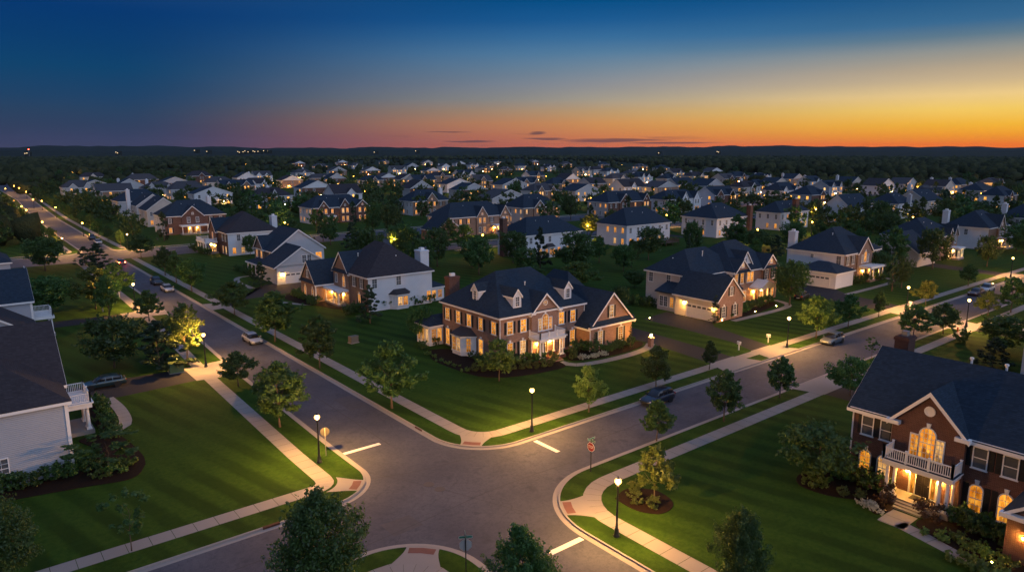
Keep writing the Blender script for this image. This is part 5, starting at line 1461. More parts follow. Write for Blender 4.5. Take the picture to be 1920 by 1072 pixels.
for a in ((('maple', 735, 765, 640, 95, 'full green verge tree in front of the brick corner house lawn'),
           ('pear', 600, 690, 592, 70, 'dark verge tree beside the corner house side lawn'),
           ('maple', 525, 800, 677, 95, 'broad verge tree lit from below by the lamp next to the round white sign back'),
           ('maple', 447, 724, 658, 54, 'small verge tree left of the avenue, nearest the left driveway'),
           ('pear', 516, 640, 545, 76, 'verge tree standing behind the parked silver saloon'),
           ('maple', 440, 590, 527, 64, 'low verge tree across the avenue from the big left lamp'),
           ('light', 1104, 772, 684, 54, 'yellow green young tree right of the corner house lamp'),
           ('pear', 1231, 826, 748, 56, 'young verge tree in front of the dark blue car'),
           ('maple', 1357, 790, 692, 58, 'round young verge tree on the near side of the right avenue'),
           ('maple', 1230, 727, 650, 50, 'dark lawn tree behind the dark blue car'),
           ('pear', 1330, 692, 638, 28, 'narrow dark tree at the foot of the two driveways'),
           ('maple', 1462, 746, 668, 48, 'neat young tree beside the near driveway apron of the right avenue'),
           ('light', 1530, 634, 553, 58, 'golden green tree beside the lamp and the parked silver hatchback'),
           ('maple', 1712, 634, 572, 54, 'full dark tree just above the near roof ridge'),
           ('maple', 1768, 625, 567, 44, 'spreading tree left of the tall lamp above the near roof'),
           ('maple', 1590, 614, 552, 46, 'dark tree behind the parked silver hatchback'),
           ('pear', 1647, 594, 545, 22, 'thin dark tree on the far verge, right of the hatchback'),
           ('sparse', 1634, 672, 630, 24, 'thin leafless looking sapling left of the near roof ridge'),
           ('light', 1226, 938, 834, 68, 'golden tree in the round mulch bed at the corner'),
           ('sparse', 247, 1032, 916, 66, 'sparse pale sapling on the verge at the lower left'),
           ('big', 606, 1150, 918, 128, 'large dark tree rising over the bottom edge, left of the corner ramp'),
           ('big', 975, 1170, 985, 96, 'dark tree cut by the bottom edge, right of the green street sign'),
           ('big', 1384, 1120, 952, 76, 'dark tree cut by the bottom edge on the right lawn'),
           ('big', 2, 1120, 922, 92, 'tree cut by the lower left corner of the picture'),
           ('light', 1735, 572, 524, 34, 'yellow tree beyond the upper right lamp'),
           ('light', 1852, 592, 545, 34, 'pale young tree right of the tall lamp above the near roof'),
           ('maple', 1895, 586, 520, 42, 'dark verge tree at the right edge beyond the tall lamp'),
           ('pear', 1815, 536, 495, 26, 'small dark tree right of the upper right lamp'),
           ('pear', 280, 602, 544, 44, 'small tree before the second left lamp'),
           ('light', 352, 684, 568, 56, 'yellow green verge tree left of the big left lamp'),
           ('maple', 205, 590, 515, 40, 'dark tree right of the lit lawn tree on the left'),
           ('maple', 360, 546, 483, 50, 'leafy verge tree beside two parked dark cars'),
           ('pear', 310, 516, 462, 30, 'dark verge tree beyond two parked dark cars'),
           ('pear', 331, 530, 470, 26, 'dark tree left of the leafy verge tree by the parked cars'),
           ('maple', 265, 484, 438, 38, 'round tree at the far avenue crossing'),
           ('conifer', 185, 505, 455, 48, 'spiky conifer below the crossing on the left'),
           ('conifer', 160, 498, 462, 34, 'small spiky conifer left of the crossing'),
           ('maple', 218, 560, 493, 46, 'dull green tree between the lit lawn tree and the avenue'),)):
    ptree(*a)
G2 = 'garden trees'
for a in (('broad', 215, 690, 592, 92, 'big black round tree on the left lawn'), ('conifer', 300, 694, 600, 96, 'wide dark pine beside the green utility box'), ('light', 180, 580, 500, 62, 'half lit tree on the left lawn by a mailbox'),
          ('broad', 85, 508, 443, 58, 'black tree near the left edge below the crossing'), ('broad', 95, 590, 516, 64, 'dark tree beside the second left house'), ('conifer', 694, 606, 533, 50, 'dark conifer in front of the white house with the bay window'),
          ('broad', 790, 640, 572, 46, 'dark tree at the far end of the brick corner house'), ('light', 936, 714, 634, 62, 'slim tree in the bed before the brick corner house'),
          ('column', 1115, 668, 622, 17, 'narrow column cypress by the corner house garage wing'), ('column', 1182, 652, 608, 13, 'narrow column cypress at the end of the corner house wing'),
          ('column', 1340, 606, 553, 24, 'dark column cypress beside the side garage'), ('broad', 1480, 572, 486, 62, 'leafy tree right of the two brick gables'), ('broad', 1594, 742, 670, 64, 'purple dark tree by the near roof edge'),
          ('broad', 1882, 660, 592, 70, 'dark spreading tree by the blue grey house'), ('conifer', 1860, 690, 632, 56, 'low dark conifer by the blue grey house'), ('broad', 1532, 900, 795, 110, 'dark leafy tree in the mulch bed of the near brick house'),
          ('sparse', 205, 884, 812, 96, 'thin tree in the mulch bed of the near left house'), ('broad', 1298, 476, 414, 34, 'dark tree on the lawn between the white rear facades'), ('conifer', 1290, 498, 440, 18, 'bare trunked garden tree'),
          ('broad', 1190, 540, 505, 40, 'round dark bush tree on the interior lawn'), ('light', 1085, 540, 490, 70, 'willowy pale tree behind the corner house wing'), ('broad', 1000, 525, 498, 40, 'pale green bush tree behind the corner house roof'),
          ('broad', 820, 500, 425, 46, 'tall dark tree left of the brick chimney'), ('conifer', 785, 500, 440, 44, 'dark conifer behind the white chimney'), ('broad', 885, 502, 446, 44, 'dark round tree before the brick chimney house'),
          ('light', 870, 470, 420, 42, 'lamp lit tree beside the interior street'), ('broad', 735, 450, 380, 38, 'tall tree in front of the arched window house'), ('broad', 700, 440, 378, 34, 'dark tree left of the tall one by the arched window house'),
          ('conifer', 660, 470, 416, 36, 'dark conifer by the grey street bend'), ('broad', 620, 460, 402, 32, 'dark tree before the three gabled brick house'), ('conifer', 606, 452, 398, 26, 'thin conifer before the three gabled brick house'),
          ('light', 1108, 446, 400, 36, 'lamp lit tree between the white rear facades'), ('broad', 1070, 412, 365, 32, 'dark tree behind the white rear facade roof'), ('broad', 1215, 390, 358, 26, 'dark tree beside the twin gabled house'),
          ('broad', 1650, 430, 375, 26, 'dark tree right of the white gable end'), ('broad', 1770, 420, 372, 44, 'dark trees clump tree above the brick gable avenue house'), ('broad', 1420, 470, 430, 50, 'bushy tree behind the side garage house'),
          ('conifer', 1455, 486, 440, 40, 'dark conifer behind the side garage house'), ('broad', 1380, 460, 424, 46, 'round tree below the blue grey hip house'), ('conifer', 1235, 545, 500, 26, 'dark conifer left of the pale side garage house'),
          ('broad', 1160, 590, 535, 36, 'dark garden tree above the corner house wing'), ('conifer', 490, 540, 490, 36, 'dark conifer before the grey gable house'), ('broad', 470, 480, 440, 26, 'dark tree beside the white hip roofed avenue house'),
          ('broad', 1690, 540, 480, 30, 'dark tree in front of the lit garage wing'), ('conifer', 1672, 546, 470, 22, 'conifer left of the lit garage wing'), ('broad', 1650, 520, 470, 38, 'leafy tree beside the white sided brick gable house'),
          ('broad', 1850, 500, 440, 30, 'dark tree in front of the white sided avenue house'), ('broad', 1905, 470, 420, 40, 'dark tree at the right picture edge'), ('column', 512, 422, 410, 12, 'small golden cone shrub')):
    ptree(a[0], a[1], a[2], a[3], a[4], a[5], G2, 'garden_tree')

k_ = 0
for side_, xs in (('left', -4.4), ('right', 11.2)):
    for i in range(14):
        t = 186 + i * 20 + R.uniform(-4, 4); s = xs + (max(0, t - 228) * .02 if side_ == 'right' else max(0, t - 300) * .022 - 1) + R.uniform(-.6, .6)
        tree(R.choice(['light', 'maple', 'maple']), 'verge tree, %s beyond the crossing on the %s side of the far avenue' % (ordinal(i), side_), s, t, R.uniform(4.6, 6.6), None, G1, 0, 'street_tree')

# shrubs
SH = {}
for kind, n, leaf, mat, W, Hh, shape, nc in (('shrub', 700, .10, 'leaf', .75, 1.2, 'round', 22), ('ball', 1100, .062, 'leaf_box', .5, .9, 'round', 40), ('low', 500, .11, 'leaf_light', .9, .7, 'round', 20), ('bloom', 380, .08, 'petal', .6, .7, 'round', 30), ('russet', 700, .10, 'leaf_red', .85, 1.5, 'round', 24)):
    SH[kind] = [crown('shrub', 900 + k * 7 + len(SH), n, leaf, shape, mat, W, Hh, nc) for k in range(2)]


def shrub(kind, label, s, t, k=1.0, group=None, z=.03):
    o = link('shrub', R.choice(SH[kind]), None, (s, t, z), R.uniform(0, 6), (k * R.uniform(.9, 1.15), k * R.uniform(.9, 1.15), k * R.uniform(.85, 1.15)))
    tag(o, label, 'shrub', group); return o


def row(kind, desc, pts, k, group):
    """shrubs in a line, told apart by their order from the left of the picture"""
    pts = sorted(pts, key=lambda q: pix(*q)[0]); n = len(pts)
    for i, (s, t) in enumerate(pts):
        shrub(kind, ('%s, %s from left in its row' % (desc, ordinal(i))) if n > 1 else desc, s, t, k, group)


def along(a, b, n, j=.2): return [(a[0] + (b[0] - a[0]) * (i + .5) / n + R.uniform(-j, j), a[1] + (b[1] - a[1]) * (i + .5) / n + R.uniform(-j, j)) for i in range(n)]


row('ball', 'clipped round shrub in the corner mulch bed', [(12.9, -12.7), (11.6, -14.1), (12.1, -15.4)], 1.25, 'corner bed shrubs')
row('shrub', 'dark shrub along the corner house side wall', [(24.8, 37.5), (24.9, 36.2), (25.1, 27.0), (25.0, 25.8), (25.0, 24.4), (22.0, 35.5)], 1.0, 'corner house shrubs')
row('ball', 'clipped ball shrub in the corner house front bed', along((21.6, 22.4), (31.4, 17.4), 11, .4), 1.1, 'corner house shrubs')
row('low', 'pale low shrub before the corner house bay', along((21.4, 34), (21.0, 22.5), 6, .3), .62, 'corner house shrubs')
row('shrub', 'leafy shrub under the corner house front windows', along((26.0, 22.4), (32.0, 20.4), 6), 1.15, 'corner house shrubs')
row('shrub', 'dark shrub along the corner house garage wing', along((41, 17.8), (48, 18.3), 7), 1.1, 'corner house shrubs')
row('bloom', 'white blooming shrub beside the corner house path', along((36.0, 17.6), (40.6, 16.8), 6, .25), .95, 'corner house blooms')
row('shrub', 'large shrub by the corner house portico', [(38.0, 20.2), (39.6, 20.4), (40.4, 19.0)], 1.5, 'corner house shrubs')
row('ball', 'clipped cone shrub beside the portico steps', [(32.4, 18.9), (35.6, 18.4)], 1.6, 'corner house shrubs')
row('shrub', 'dark shrub in the near brick house bed', along((29.4, -21.0), (28.6, -26.0), 6, .4), 1.3, 'near house shrubs')
row('ball', 'yellow green ball shrub in the near brick house bed', [(25.9, -22.2), (26.0, -23.9), (26.6, -25.0)], 1.05, 'near house shrubs')
row('low', 'light leafy shrub in the near brick house bed', [(27.2, -20.6), (25.9, -21.2), (26.6, -21.8)], 1.0, 'near house shrubs')
row('bloom', 'grey white flowering shrub beside the near house path', [(25.5, -26.3), (25.3, -25.9), (25.2, -26.9)], .9, 'near house blooms')
row('russet', 'russet shrub by the near brick house steps', [(27.0, -26.6), (27.2, -30.0)], 1.3, 'near house shrubs')
row('shrub', 'dark shrub right of the near house portico', along((28.0, -31.2), (27.6, -36), 6, .5), 1.35, 'near house shrubs')
row('low', 'small leafy shrub beside the lower right path', along((25.6, -31.4), (24.6, -36), 5, .4), .95, 'near house shrubs')
row('low', 'leafy shrub in the picture corner by the path', along((23.0, -33.4), (22.2, -36.5), 4, .3), 1.1, 'near house shrubs')
row('shrub', 'dark shrub against the near left house wall', along((-31, 20.6), (-20.4, 20.4), 9, .3), 1.35, 'left house shrubs')
row('shrub', 'shrub in the bed before the left porch', along((-18.4, 27), (-18.6, 40), 9, .35), 1.25, 'left house shrubs')
row('low', 'small shrub in the dark left bed', along((-21.5, 18.6), (-18.4, 19.6), 4, .3), 1.0, 'left house shrubs')
row('shrub', 'dark shrub before the white bay window house', along((29.5, 62.6), (41.5, 62.4), 9, .4), 1.5, 'white house shrubs')
row('shrub', 'shrub before the white house garage wing', along((22.6, 73), (23.0, 85), 9, .5), 1.2, 'white house shrubs')
row('shrub', 'bush on the white house side lawn', along((23.2, 62.6), (27.5, 63.4), 4, .5), 1.5, 'white house shrubs')
row('shrub', 'shrub along the side garage house front', along((72, 19.3), (90.5, 22.0), 11, .4), 1.35, 'side garage house shrubs')
row('shrub', 'shrub beside the side garage house drive', along((70.4, 33), (68.6, 38), 5, .6), 1.5, 'side garage house shrubs')
row('shrub', 'shrub along the tall gabled house front', along((120, 21), (138, 19.6), 11, .6), 1.5, 'gabled house shrubs')
row('shrub', 'shrub behind the white rear facade', along((92, 91.5), (113, 91.5), 9, .9), 1.7, 'rear garden shrubs')
row('shrub', 'shrub behind the white rear facade with a deck', along((132, 91), (150, 91), 7, .9), 1.5, 'rear garden shrubs')
row('shrub', 'shrub before the grey gable house porch', along((24, 111), (24, 121), 7, .6), 1.4, 'avenue house shrubs')
row('shrub', 'shrub before the white hip roofed avenue house', along((26.4, 152), (26, 168), 9, .6), 1.6, 'avenue house shrubs')
row('shrub', 'shrub on the lawn behind the side garage house', along((93, 45), (128, 50), 9, 2.5), 2.0, 'rear garden shrubs')
row('shrub', 'dark mound shrub on the lit lawn beyond the near roof', [P(1803, 642)], 1.8, None)
row('shrub', 'hedge shrub beside the left mailbox', [P(205, 583)], 1.2, None)
# the trees between the houses: scattered where the gardens are
def free(s, t, m=2.5):
    if any(a - m < s < c + m and b - m < t < d + m for a, b, c, d in FOOT): return False
    if -13 < t < 9 or -9 < s < 13: return False
    if 162 < t < 182: return False
    if s > 72 and 119 < t < 129.5: return False
    if 71 < s < 85 and 116 < t < 168: return False
    return True


cand = []
tries = 0
while len(cand) < 212 and tries < 60000:
    tries += 1
    px, py = R.uniform(-30, 1950), 322 + (R.random() ** 1.25) * 195
    if py > 470 and px < 620: continue
    s, t = P(px, py)
    if not free(s, t) or t < 40 and s < 110 and s > 13: continue
    if s > 13 and t > 9 and t < 60 and s < 60: continue
    m = 5.5 + dist(s, t) * .004
    if any(abs(s - a) < m and abs(t - b) < m for a, b in TREES): continue
    # keep the faces of the named houses in view: nothing tall right before a front
    if any(a - 3 < s < c + 3 and b - 17 < t < b and R.random() < .96 for a, b, c, d in FOOT): continue
    if any(a - 14 < s < a and b - 3 < t < d + 3 and R.random() < .85 for a, b, c, d in FOOT): continue
    TREES.append((s, t)); cand.append((px, py, s, t))
cb_ = [(0, 345, 'far roofs'), (345, 375, 'middle roofs'), (375, 410, 'lit houses'), (410, 600, 'near gardens')]
for lo, hi, nm in cb_:
    for side_, x0, x1 in (('left', -99, 500), ('left middle', 500, 900), ('right middle', 900, 1350), ('right', 1350, 2100)):
        q = sorted(c for c in cand if lo <= c[1] < hi and x0 <= c[0] < x1)
        for i, (px, py, s, t) in enumerate(q):
            near = dist(s, t) < 240
            con = R.random() < .3
            kind = ('conifer' if con else R.choice(['broad', 'broad', 'maple'])) if near else ('fardark' if con else 'farleaf')
            tree(kind, '%s tree among %s, %s from left in the %s part' % ('conical dark' if con else 'round dark', nm, ordinal(i), side_), s, t, R.uniform(6, 10.5), None, 'trees between the houses', 0, 'garden_tree')

# ------------------------------------------------------------------ the woods beyond, as one mass, and the far hills
rng = np.random.default_rng(5)
base = bmesh.new(); bmesh.ops.create_icosphere(base, subdivisions=2, radius=1.0)
bv = np.array([v.co[:] for v in base.verts]); bf = np.array([[v.index for v in f.verts] for f in base.faces], dtype=np.int32); base.free()
lim = [(-60, 352), (0, 345), (120, 332), (300, 318), (480, 309), (700, 300), (960, 298), (1150, 303), (1300, 314), (1440, 326), (1600, 334), (1760, 338), (1980, 340)]
def edge(px):
    for (a, b), (c, d) in zip(lim, lim[1:]):
        if a <= px <= c: return b + (d - b) * (px - a) / (c - a)
    return 345
pts = []
D = 380.0
while D < 4200:
    sp = 7 + D * .006
    for px in np.arange(-90, 2010, sp / D * F * 1.05):
        ppx = px + rng.uniform(-.5, .5) * sp / D * F
        py = HOR + F * CH_ / D / math.cos(math.atan((ppx - 960) / F)) * .98
        if py > edge(min(1979, max(-59, ppx))) + rng.normal() * 1.2: continue
        s, t = P(ppx, max(py, HOR + 2.5))
        pts.append((s, t, rng.uniform(.8, 1.25) * (4.2 + D * .0016), rng.uniform(8, 14)))
    D += sp * (1.0 + D / 1500)
# smaller trees between the far roofs
for _ in range(520):
    px = rng.uniform(-40, 1960); e_ = edge(px); py = rng.uniform(e_ - 1, e_ + 26)
    s, t = P(px, py)
    if free(s, t, 4) : pts.append((s, t, rng.uniform(3.2, 5.2), rng.uniform(6.5, 10)))
# the trees left of the far avenue
for _ in range(420):
    t = rng.uniform(190, 900); s = -rng.uniform(5, 12) - rng.random() ** 1.5 * (30 + t * .45)
    if pix(s, t)[0] < -60 or not free(s, t, 3): continue
    pts.append((s, t, rng.uniform(2.6, 4.4), rng.uniform(5.5, 10)))
pts = np.array(pts); N = len(pts); print('woods', N)
nz = 1 + rng.normal(size=(N, len(bv))) * .17
V = bv[None] * nz[:, :, None] * np.stack([pts[:, 2], pts[:, 2], pts[:, 3] * .5], 1)[:, None, :] + np.stack([pts[:, 0], pts[:, 1], pts[:, 3] * .5 - .4], 1)[:, None, :]
Fc = (bf[None] + (np.arange(N) * len(bv))[:, None, None]).reshape(-1, 3)
me = bpy.data.meshes.new('woods'); me.vertices.add(N * len(bv)); me.vertices.foreach_set('co', V.ravel())
me.loops.add(len(Fc) * 3); me.loops.foreach_set('vertex_index', Fc.ravel().astype(np.int32))
me.polygons.add(len(Fc)); me.polygons.foreach_set('loop_start', np.arange(0, len(Fc) * 3, 3, dtype=np.int32)); me.update(calc_edges=True)
wm_ = me
gm = []   # leafy trees that stand between the far roofs, too many to tell apart
tries = 0
while len(gm) < 560 and tries < 40000:
    tries += 1
    px = rng.uniform(-40, 1960); py = edge(min(1979, max(-59, px))) + rng.random() ** 1.1 * 105
    s, t = P(px, py)
    if not free(s, t, 1.5) or (t < 90 and s < 130): continue
    if any(a - 2 < s < c + 2 and b - 9 < t < b and rng.random() < .7 for a, b, c, d in FOOT): continue
    if any(abs(s - a) < 3.5 and abs(t - b) < 3.5 for a, b in TREES): continue
    TREES.append((s, t)); gm.append((s, t, rng.uniform(6, 10.5), rng.uniform(0, 6.28), rng.integers(0, 4)))
LV = []
for s, t, h, a, k in gm:
    src = (KINDS['farleaf'] + KINDS['fardark'])[k]; q = np.empty(len(src[0].vertices) * 3); src[0].vertices.foreach_get('co', q); q = q.reshape(-1, 3) * (h / 7)
    q = np.stack([q[:, 0] * math.cos(a) - q[:, 1] * math.sin(a) + s, q[:, 0] * math.sin(a) + q[:, 1] * math.cos(a) + t, q[:, 2] + src[2] * h / 7 - .6], 1); LV.append(q)
LV = np.concatenate(LV); nq = len(LV) // 4
me = bpy.data.meshes.new('garden_treeline'); me.vertices.add(len(LV)); me.vertices.foreach_set('co', LV.ravel()); me.loops.add(len(LV)); me.loops.foreach_set('vertex_index', np.arange(len(LV), dtype=np.int32))
me.polygons.add(nq); me.polygons.foreach_set('loop_start', np.arange(0, len(LV), 4, dtype=np.int32)); me.update(calc_edges=True); me.materials.append(M['leaf'])
tl_ = link('far_treeline', me); tl_['kind'] = 'stuff'; tl_['label'] = 'mass of small dark trees between the far roofs'; tl_['category'] = 'trees'
me = wm_
m_, nt_, b_ = newmat('woods_foliage')
g_ = nt_.a('NewGeometry').outputs['Random Per Island']
n_ = nt_.a('TexNoise', {'Vector': objco(nt_), 'Scale': .9, 'Detail': 4, 'Roughness': .8})
cc_ = nt_.mix(nt_.m('ADD', nt_.m('MULTIPLY', g_, .6), nt_.m('MULTIPLY', nt_.m('SUBTRACT', n_.outputs[0], .35), 1.2)), (.010, .022, .010), (.085, .095, .040))
setb(nt_, b_, cc_, .95, .05, 0, nt_.a('Bump', {'Strength': 1.0, 'Distance': 1.5, 'Height': n_.outputs[0]}))
me.materials.append(m_)
wo = link('woods', me); wo['kind'] = 'stuff'; wo['label'] = 'dark woods stretching from the last roofs to the far hills'; wo['category'] = 'woods'
M['hill'] = plain('wooded_hills', (.030, .038, .026), .95, .05, var=.4, scale=.01)
for D0, h0, amp, sd in ((5200, 58, 22, 1), (3600, 30, 16, 2)):
    rg = np.random.default_rng(sd); mb = MB(); n = 420
    xs = np.linspace(-50, 50, n); hh = np.zeros(n)
    for k in range(1, 60): hh += rg.normal() / k ** .9 * np.sin(xs * k * .09 + rg.uniform(0, 6.28))
    hh = (hh - hh.min()) / (hh.max() - hh.min()); hh = h0 + amp * (hh - .5) + rg.normal(size=n) * .5
    vs = []
    for r, kh in ((D0 - 900, -4), (D0 - 300, .55), (D0, 1), (D0 + 800, -4)):
        for a, h in zip(xs, hh):
            A = math.radians(a); X, Y = r * math.sin(A), r * math.cos(A)
            vs.append((CAM[0] + X * CT + Y * ST, CAM[1] - X * ST + Y * CT, h * kh if kh > 0 else kh))
    mb.add(vs, [(k * n + i, k * n + i + 1, (k + 1) * n + i + 1, (k + 1) * n + i) for k in range(3) for i in range(n - 1)])
    struct(mb.build('hill', 'hill', smooth=True))
# ------------------------------------------------------------------ street lamps
mb = MB(); mb.lathe([(.26, 0), (.26, .10), (.20, .16), (.16, .55), (.18, .60), (.11, .70), (.085, 1.2), (.075, 2.6), (.06, 4.1), (.09, 4.14), (.09, 4.2), (.05, 4.24)], 14)
LP = mb.mesh('pole', 'black_metal', True)
mb = MB(); mb.lathe([(.05, 4.24), (.085, 4.28), (.085, 4.33), (.05, 4.35)], 12); LF = mb.mesh('lamp_holder', 'black_metal')
mb = MB(); mb.lathe([(.06, 4.35), (.21, 4.44), (.28, 4.58), (.24, 4.74), (.12, 4.84)], 12); LG = mb.mesh('lamp_globe', 'globe', True)
LG2 = LG.copy(); LG2.materials[0] = M['globe_far']
mb = MB(); mb.lathe([(.05, 4.40), (.13, 4.50), (.15, 4.60), (.09, 4.72)], 12); LB = mb.mesh('bulb', 'bulb', True)
mb = MB(); mb.lathe([(.13, 4.84), (.09, 4.89), (.03, 4.94), (.035, 4.99), (.01, 5.05)], 12); LC = mb.mesh('lamp_cap', 'black_metal', True)


LL = bpy.data.lights.new('lamp_light', 'POINT'); LL.energy = 17500; LL.color = (1, .465, .11); LL.shadow_soft_size = .13
LL2 = bpy.data.lights.new('lamp_light_far', 'POINT'); LL2.energy = 9500; LL2.color = (1, .45, .08); LL2.shadow_soft_size = 0


def lamp(s, t, label, far=False, k=.95, group='lit street lamps'):
    e = thing('street_lamp', label, 'street lamp', (s, t, 0), 0, group, k)
    link('pole', LP, e); link('lamp_holder', LF, e); g = link('lamp_globe', LG2 if far else LG, e); link('lamp_cap', LC, e)
    if not far: link('bulb', LB, g)
    link('lamp_light', LL2 if far else LL, e, (0, 0, 4.66))


for s, t, l in ((6.75, -16.4, 'nearest black street lamp, beside the corner mulch bed'), (14.8, 2.7, 'black street lamp before the brick corner house lawn'), (-5.1, 9.4, 'black street lamp beside the back of the round white sign'),
                (-4.6, 46.4, 'black street lamp beside the green utility box on the left verge'), (63.9, 3.1, 'black street lamp left of the parked silver hatchback'), (102.2, 2.4, 'black street lamp on the far verge at the upper right'),
                (98.2, -8.5, 'tall black street lamp above the near roof ridge'), (-4.0, 92, 'second street lamp along the left verge, by the small tree'), (157.4, 2.6, 'street lamp at the right edge of the picture')):
    lamp(s, t, l)
lf = [((116, 445), 'at the near left corner of the avenue crossing'), ((238, 438), 'at the far right corner of the avenue crossing')]
for q, l in lf: lamp(*P(*q, 4.6), 'street lamp ' + l)
lq = [(79, 415), (65, 401), (49, 393), (40, 386), (25, 375), (11, 366), (10, 353), (26, 348), (36, 352), (49, 359), (82, 343), (123, 337), (62, 373), (78, 376), (104, 388), (154, 417)]
for i, q in enumerate(sorted(lq, key=lambda q: -q[1])): lamp(*P(*q, 4.6), 'small bright street lamp, %s up the far avenue from the crossing' % ordinal(i), True)
lq = [(815, 376), (739, 447), (905, 439), (1102, 422), (1071, 371), (1421, 429), (1552, 339), (1776, 357), (1907, 363), (1712, 406), (1523, 415), (1697, 356), (684, 358), (766, 328), (902, 320), (843, 323), (1024, 330), (1126, 334), (1174, 357), (1339, 332),
      (1433, 366), (663, 330), (534, 416), (541, 420), (1250, 402), (1530, 391), (690, 300 + 22), (1840, 362), (1390, 345), (575, 342), (1220, 345), (990, 322), (870, 345)]
rl = random.Random(21); k_ = 0
while k_ < 34:
    q = (rl.uniform(130, 1900), rl.uniform(306, 352)); st_ = P(*q, 4.6)
    if free(*st_, 1) and all(abs(q[0] - a) > 16 for a, b in lq if abs(b - q[1]) < 12): lq.append(q); k_ += 1
for i, q in enumerate(sorted(lq)): lamp(*P(*q, 4.6), 'street lamp among the roofs, %s from the left of those' % ordinal(i), True)
# post lantern on a brick pier at the corner house drive, garden lights
e = thing('post_lantern', 'small lit lantern on a brick pier beside the corner house driveway', 'lantern', (48.9, 15.9, 0))
mb = MB(); mb.box(-.3, -.3, 0, .3, .3, 1.35); mb.box(-.36, -.36, 1.35, .36, .36, 1.45); mb.build('pier', 'brick_taupe', e)
mb = MB(); mb.lathe([(.12, 1.45), (.05, 1.5), (.05, 1.6), (.14, 1.64)], 8); mb.build('lantern_base', 'black_metal', e)
mb = MB(); mb.lathe([(.10, 1.64), (.13, 1.78), (.11, 1.9)], 8); mb.build('lantern_glass', 'lamp_far', e)
mb = MB(); mb.lathe([(.19, 1.9), (.05, 2.05)], 8); mb.build('lantern_cap', 'black_metal', e)
mb = MB(); mb.lathe([(.02, 0), (.02, .25), (.07, .26), (.08, .32)], 8); GS = mb.mesh('stake', 'black_metal')
mb = MB(); mb.lathe([(.06, .32), (.07, .36), (.04, .42)], 8); GG = mb.mesh('light_head', 'spot')
for s, t, l in ((*P(205, 776), 'upper garden light in the near left bed'), (*P(213, 789), 'lower garden light in the near left bed'), (*P(1354, 604), 'garden light by the column cypress of the side garage'), (*P(1416, 588), 'garden light under the side garage house windows'),
                (*P(1218, 600), 'garden light at the corner of the side garage drive'), (41.0, 19.2, 'garden light between the corner house portico and wing'), (*P(1858, 1063), 'garden light beside the lower right path'), (*P(1455, 577), 'garden light at the end of the side garage house front'),
                (*P(612, 545), 'garden light before the white house garage wing'), (*P(560, 556), 'garden light on the lawn left of the white house'), (*P(1268, 585), 'garden light beside the side garage door')):
    e = thing('garden_light', l, 'garden light', (s, t, .02), 0, 'garden lights'); link('stake', GS, e); link('light_head', GG, e)

# ------------------------------------------------------------------ signs, boxes, mailboxes
M['util_green'] = plain('utility_green', (.10, .15, .06), .6, .3); M['util_tan'] = plain('utility_tan', (.14, .13, .11), .6, .3)
M['sign_pale'] = plain('pale_sign_back', (.42, .41, .39), .6, .3)
M['sign_back'] = plain('weathered_sign_back', (.05, .047, .043), .6, .3)


def octagon(r): return [(r * math.cos(PI / 8 + i * PI / 4), r * math.sin(PI / 8 + i * PI / 4)) for i in range(8)]


def stop_sign(s, t, rz, label, blades=True, face=True, bm='sign_green'):
    e = thing('stop_sign', label, 'road sign', (s, t, 0), rz)
    mb = MB(); mb.box(-.035, -.035, -.05, .035, .035, 3.15 if blades else 2.75); mb.build('sign_post', 'black_metal' if face or blades else 'galv', e)
    mb = MB(); mb.ext([(x, z + 2.35) for x, z in octagon(.44)], 'y', -.055, -.04); p = mb.build('sign_plate', 'sign_white' if face else 'sign_pale' if blades else 'sign_back', e)
    if face:
        mb = MB(); mb.ext([(x, z + 2.35) for x, z in octagon(.40)], 'y', -.060, -.0551); mb.build('sign_face', 'sign_red', p)
        cu = bpy.data.curves.new('stop_text', 'FONT'); cu.body = 'STOP'; cu.size = .30; cu.align_x = 'CENTER'; cu.align_y = 'CENTER'; cu.extrude = .002
        tmp = bpy.data.objects.new('stop_text', cu); COL.objects.link(tmp)
        me = bpy.data.meshes.new_from_object(tmp.evaluated_get(bpy.context.evaluated_depsgraph_get())); bpy.data.objects.remove(tmp)
        me.materials.clear(); me.materials.append(M['sign_white'])
        o = link('lettering', me, p, (0, -.063, 2.35)); o.rotation_euler = (PI / 2, 0, 0); o.scale = (.8, 1.25, 1)
    if blades:
        for k, a in ((2.95, .0), (3.12, PI / 2)):
            mb = MB(); mb.box(-.46, -.012, -.09, .46, .012, .09)
            b = mb.build('street_name_blade', bm, e, loc=(0, 0, k)); b.rotation_euler = (0, 0, a)
            mb = MB(); ring(mb, [(-.455, -.085), (.455, -.085), (.455, .085), (-.455, .085)], [(-.435, -.068), (.435, -.068), (.435, .068), (-.435, .068)], -.0145, .0145); mb.build('blade_border', 'sign_white', b)


stop_sign(12.9, -7.6, math.radians(-88), 'red stop sign with green street name blades at the corner kerb')
stop_sign(-4.0, 10.4, math.radians(160), 'round pale back of a road sign beside the lower left lamp', False, False)
stop_sign(-4.9, -13.6, math.radians(150), 'pale sign back under teal street name blades at the bottom edge', True, False)


def boxthing(name, label, cat, s, t, w, d, h, mat, lid=True):
    e = thing(name, label, cat, (s, t, 0), R.uniform(-.1, .1))
    mb = MB(); mb.box(-w / 2, -d / 2, .08, w / 2, d / 2, h); mb.build('cabinet_body', mat, e)
    mb = MB(); mb.box(-w / 2 - .1, -d / 2 - .1, 0, w / 2 + .1, d / 2 + .1, .08); mb.build('plinth', 'concrete', e)
    if lid: mb = MB(); mb.ext([(-d / 2 - .04, h), (d / 2 + .04, h), (d / 2 + .04, h + .06), (-d / 2 - .04, h + .14)], 'x', -w / 2 - .04, w / 2 + .04); mb.build('lid', mat, e)


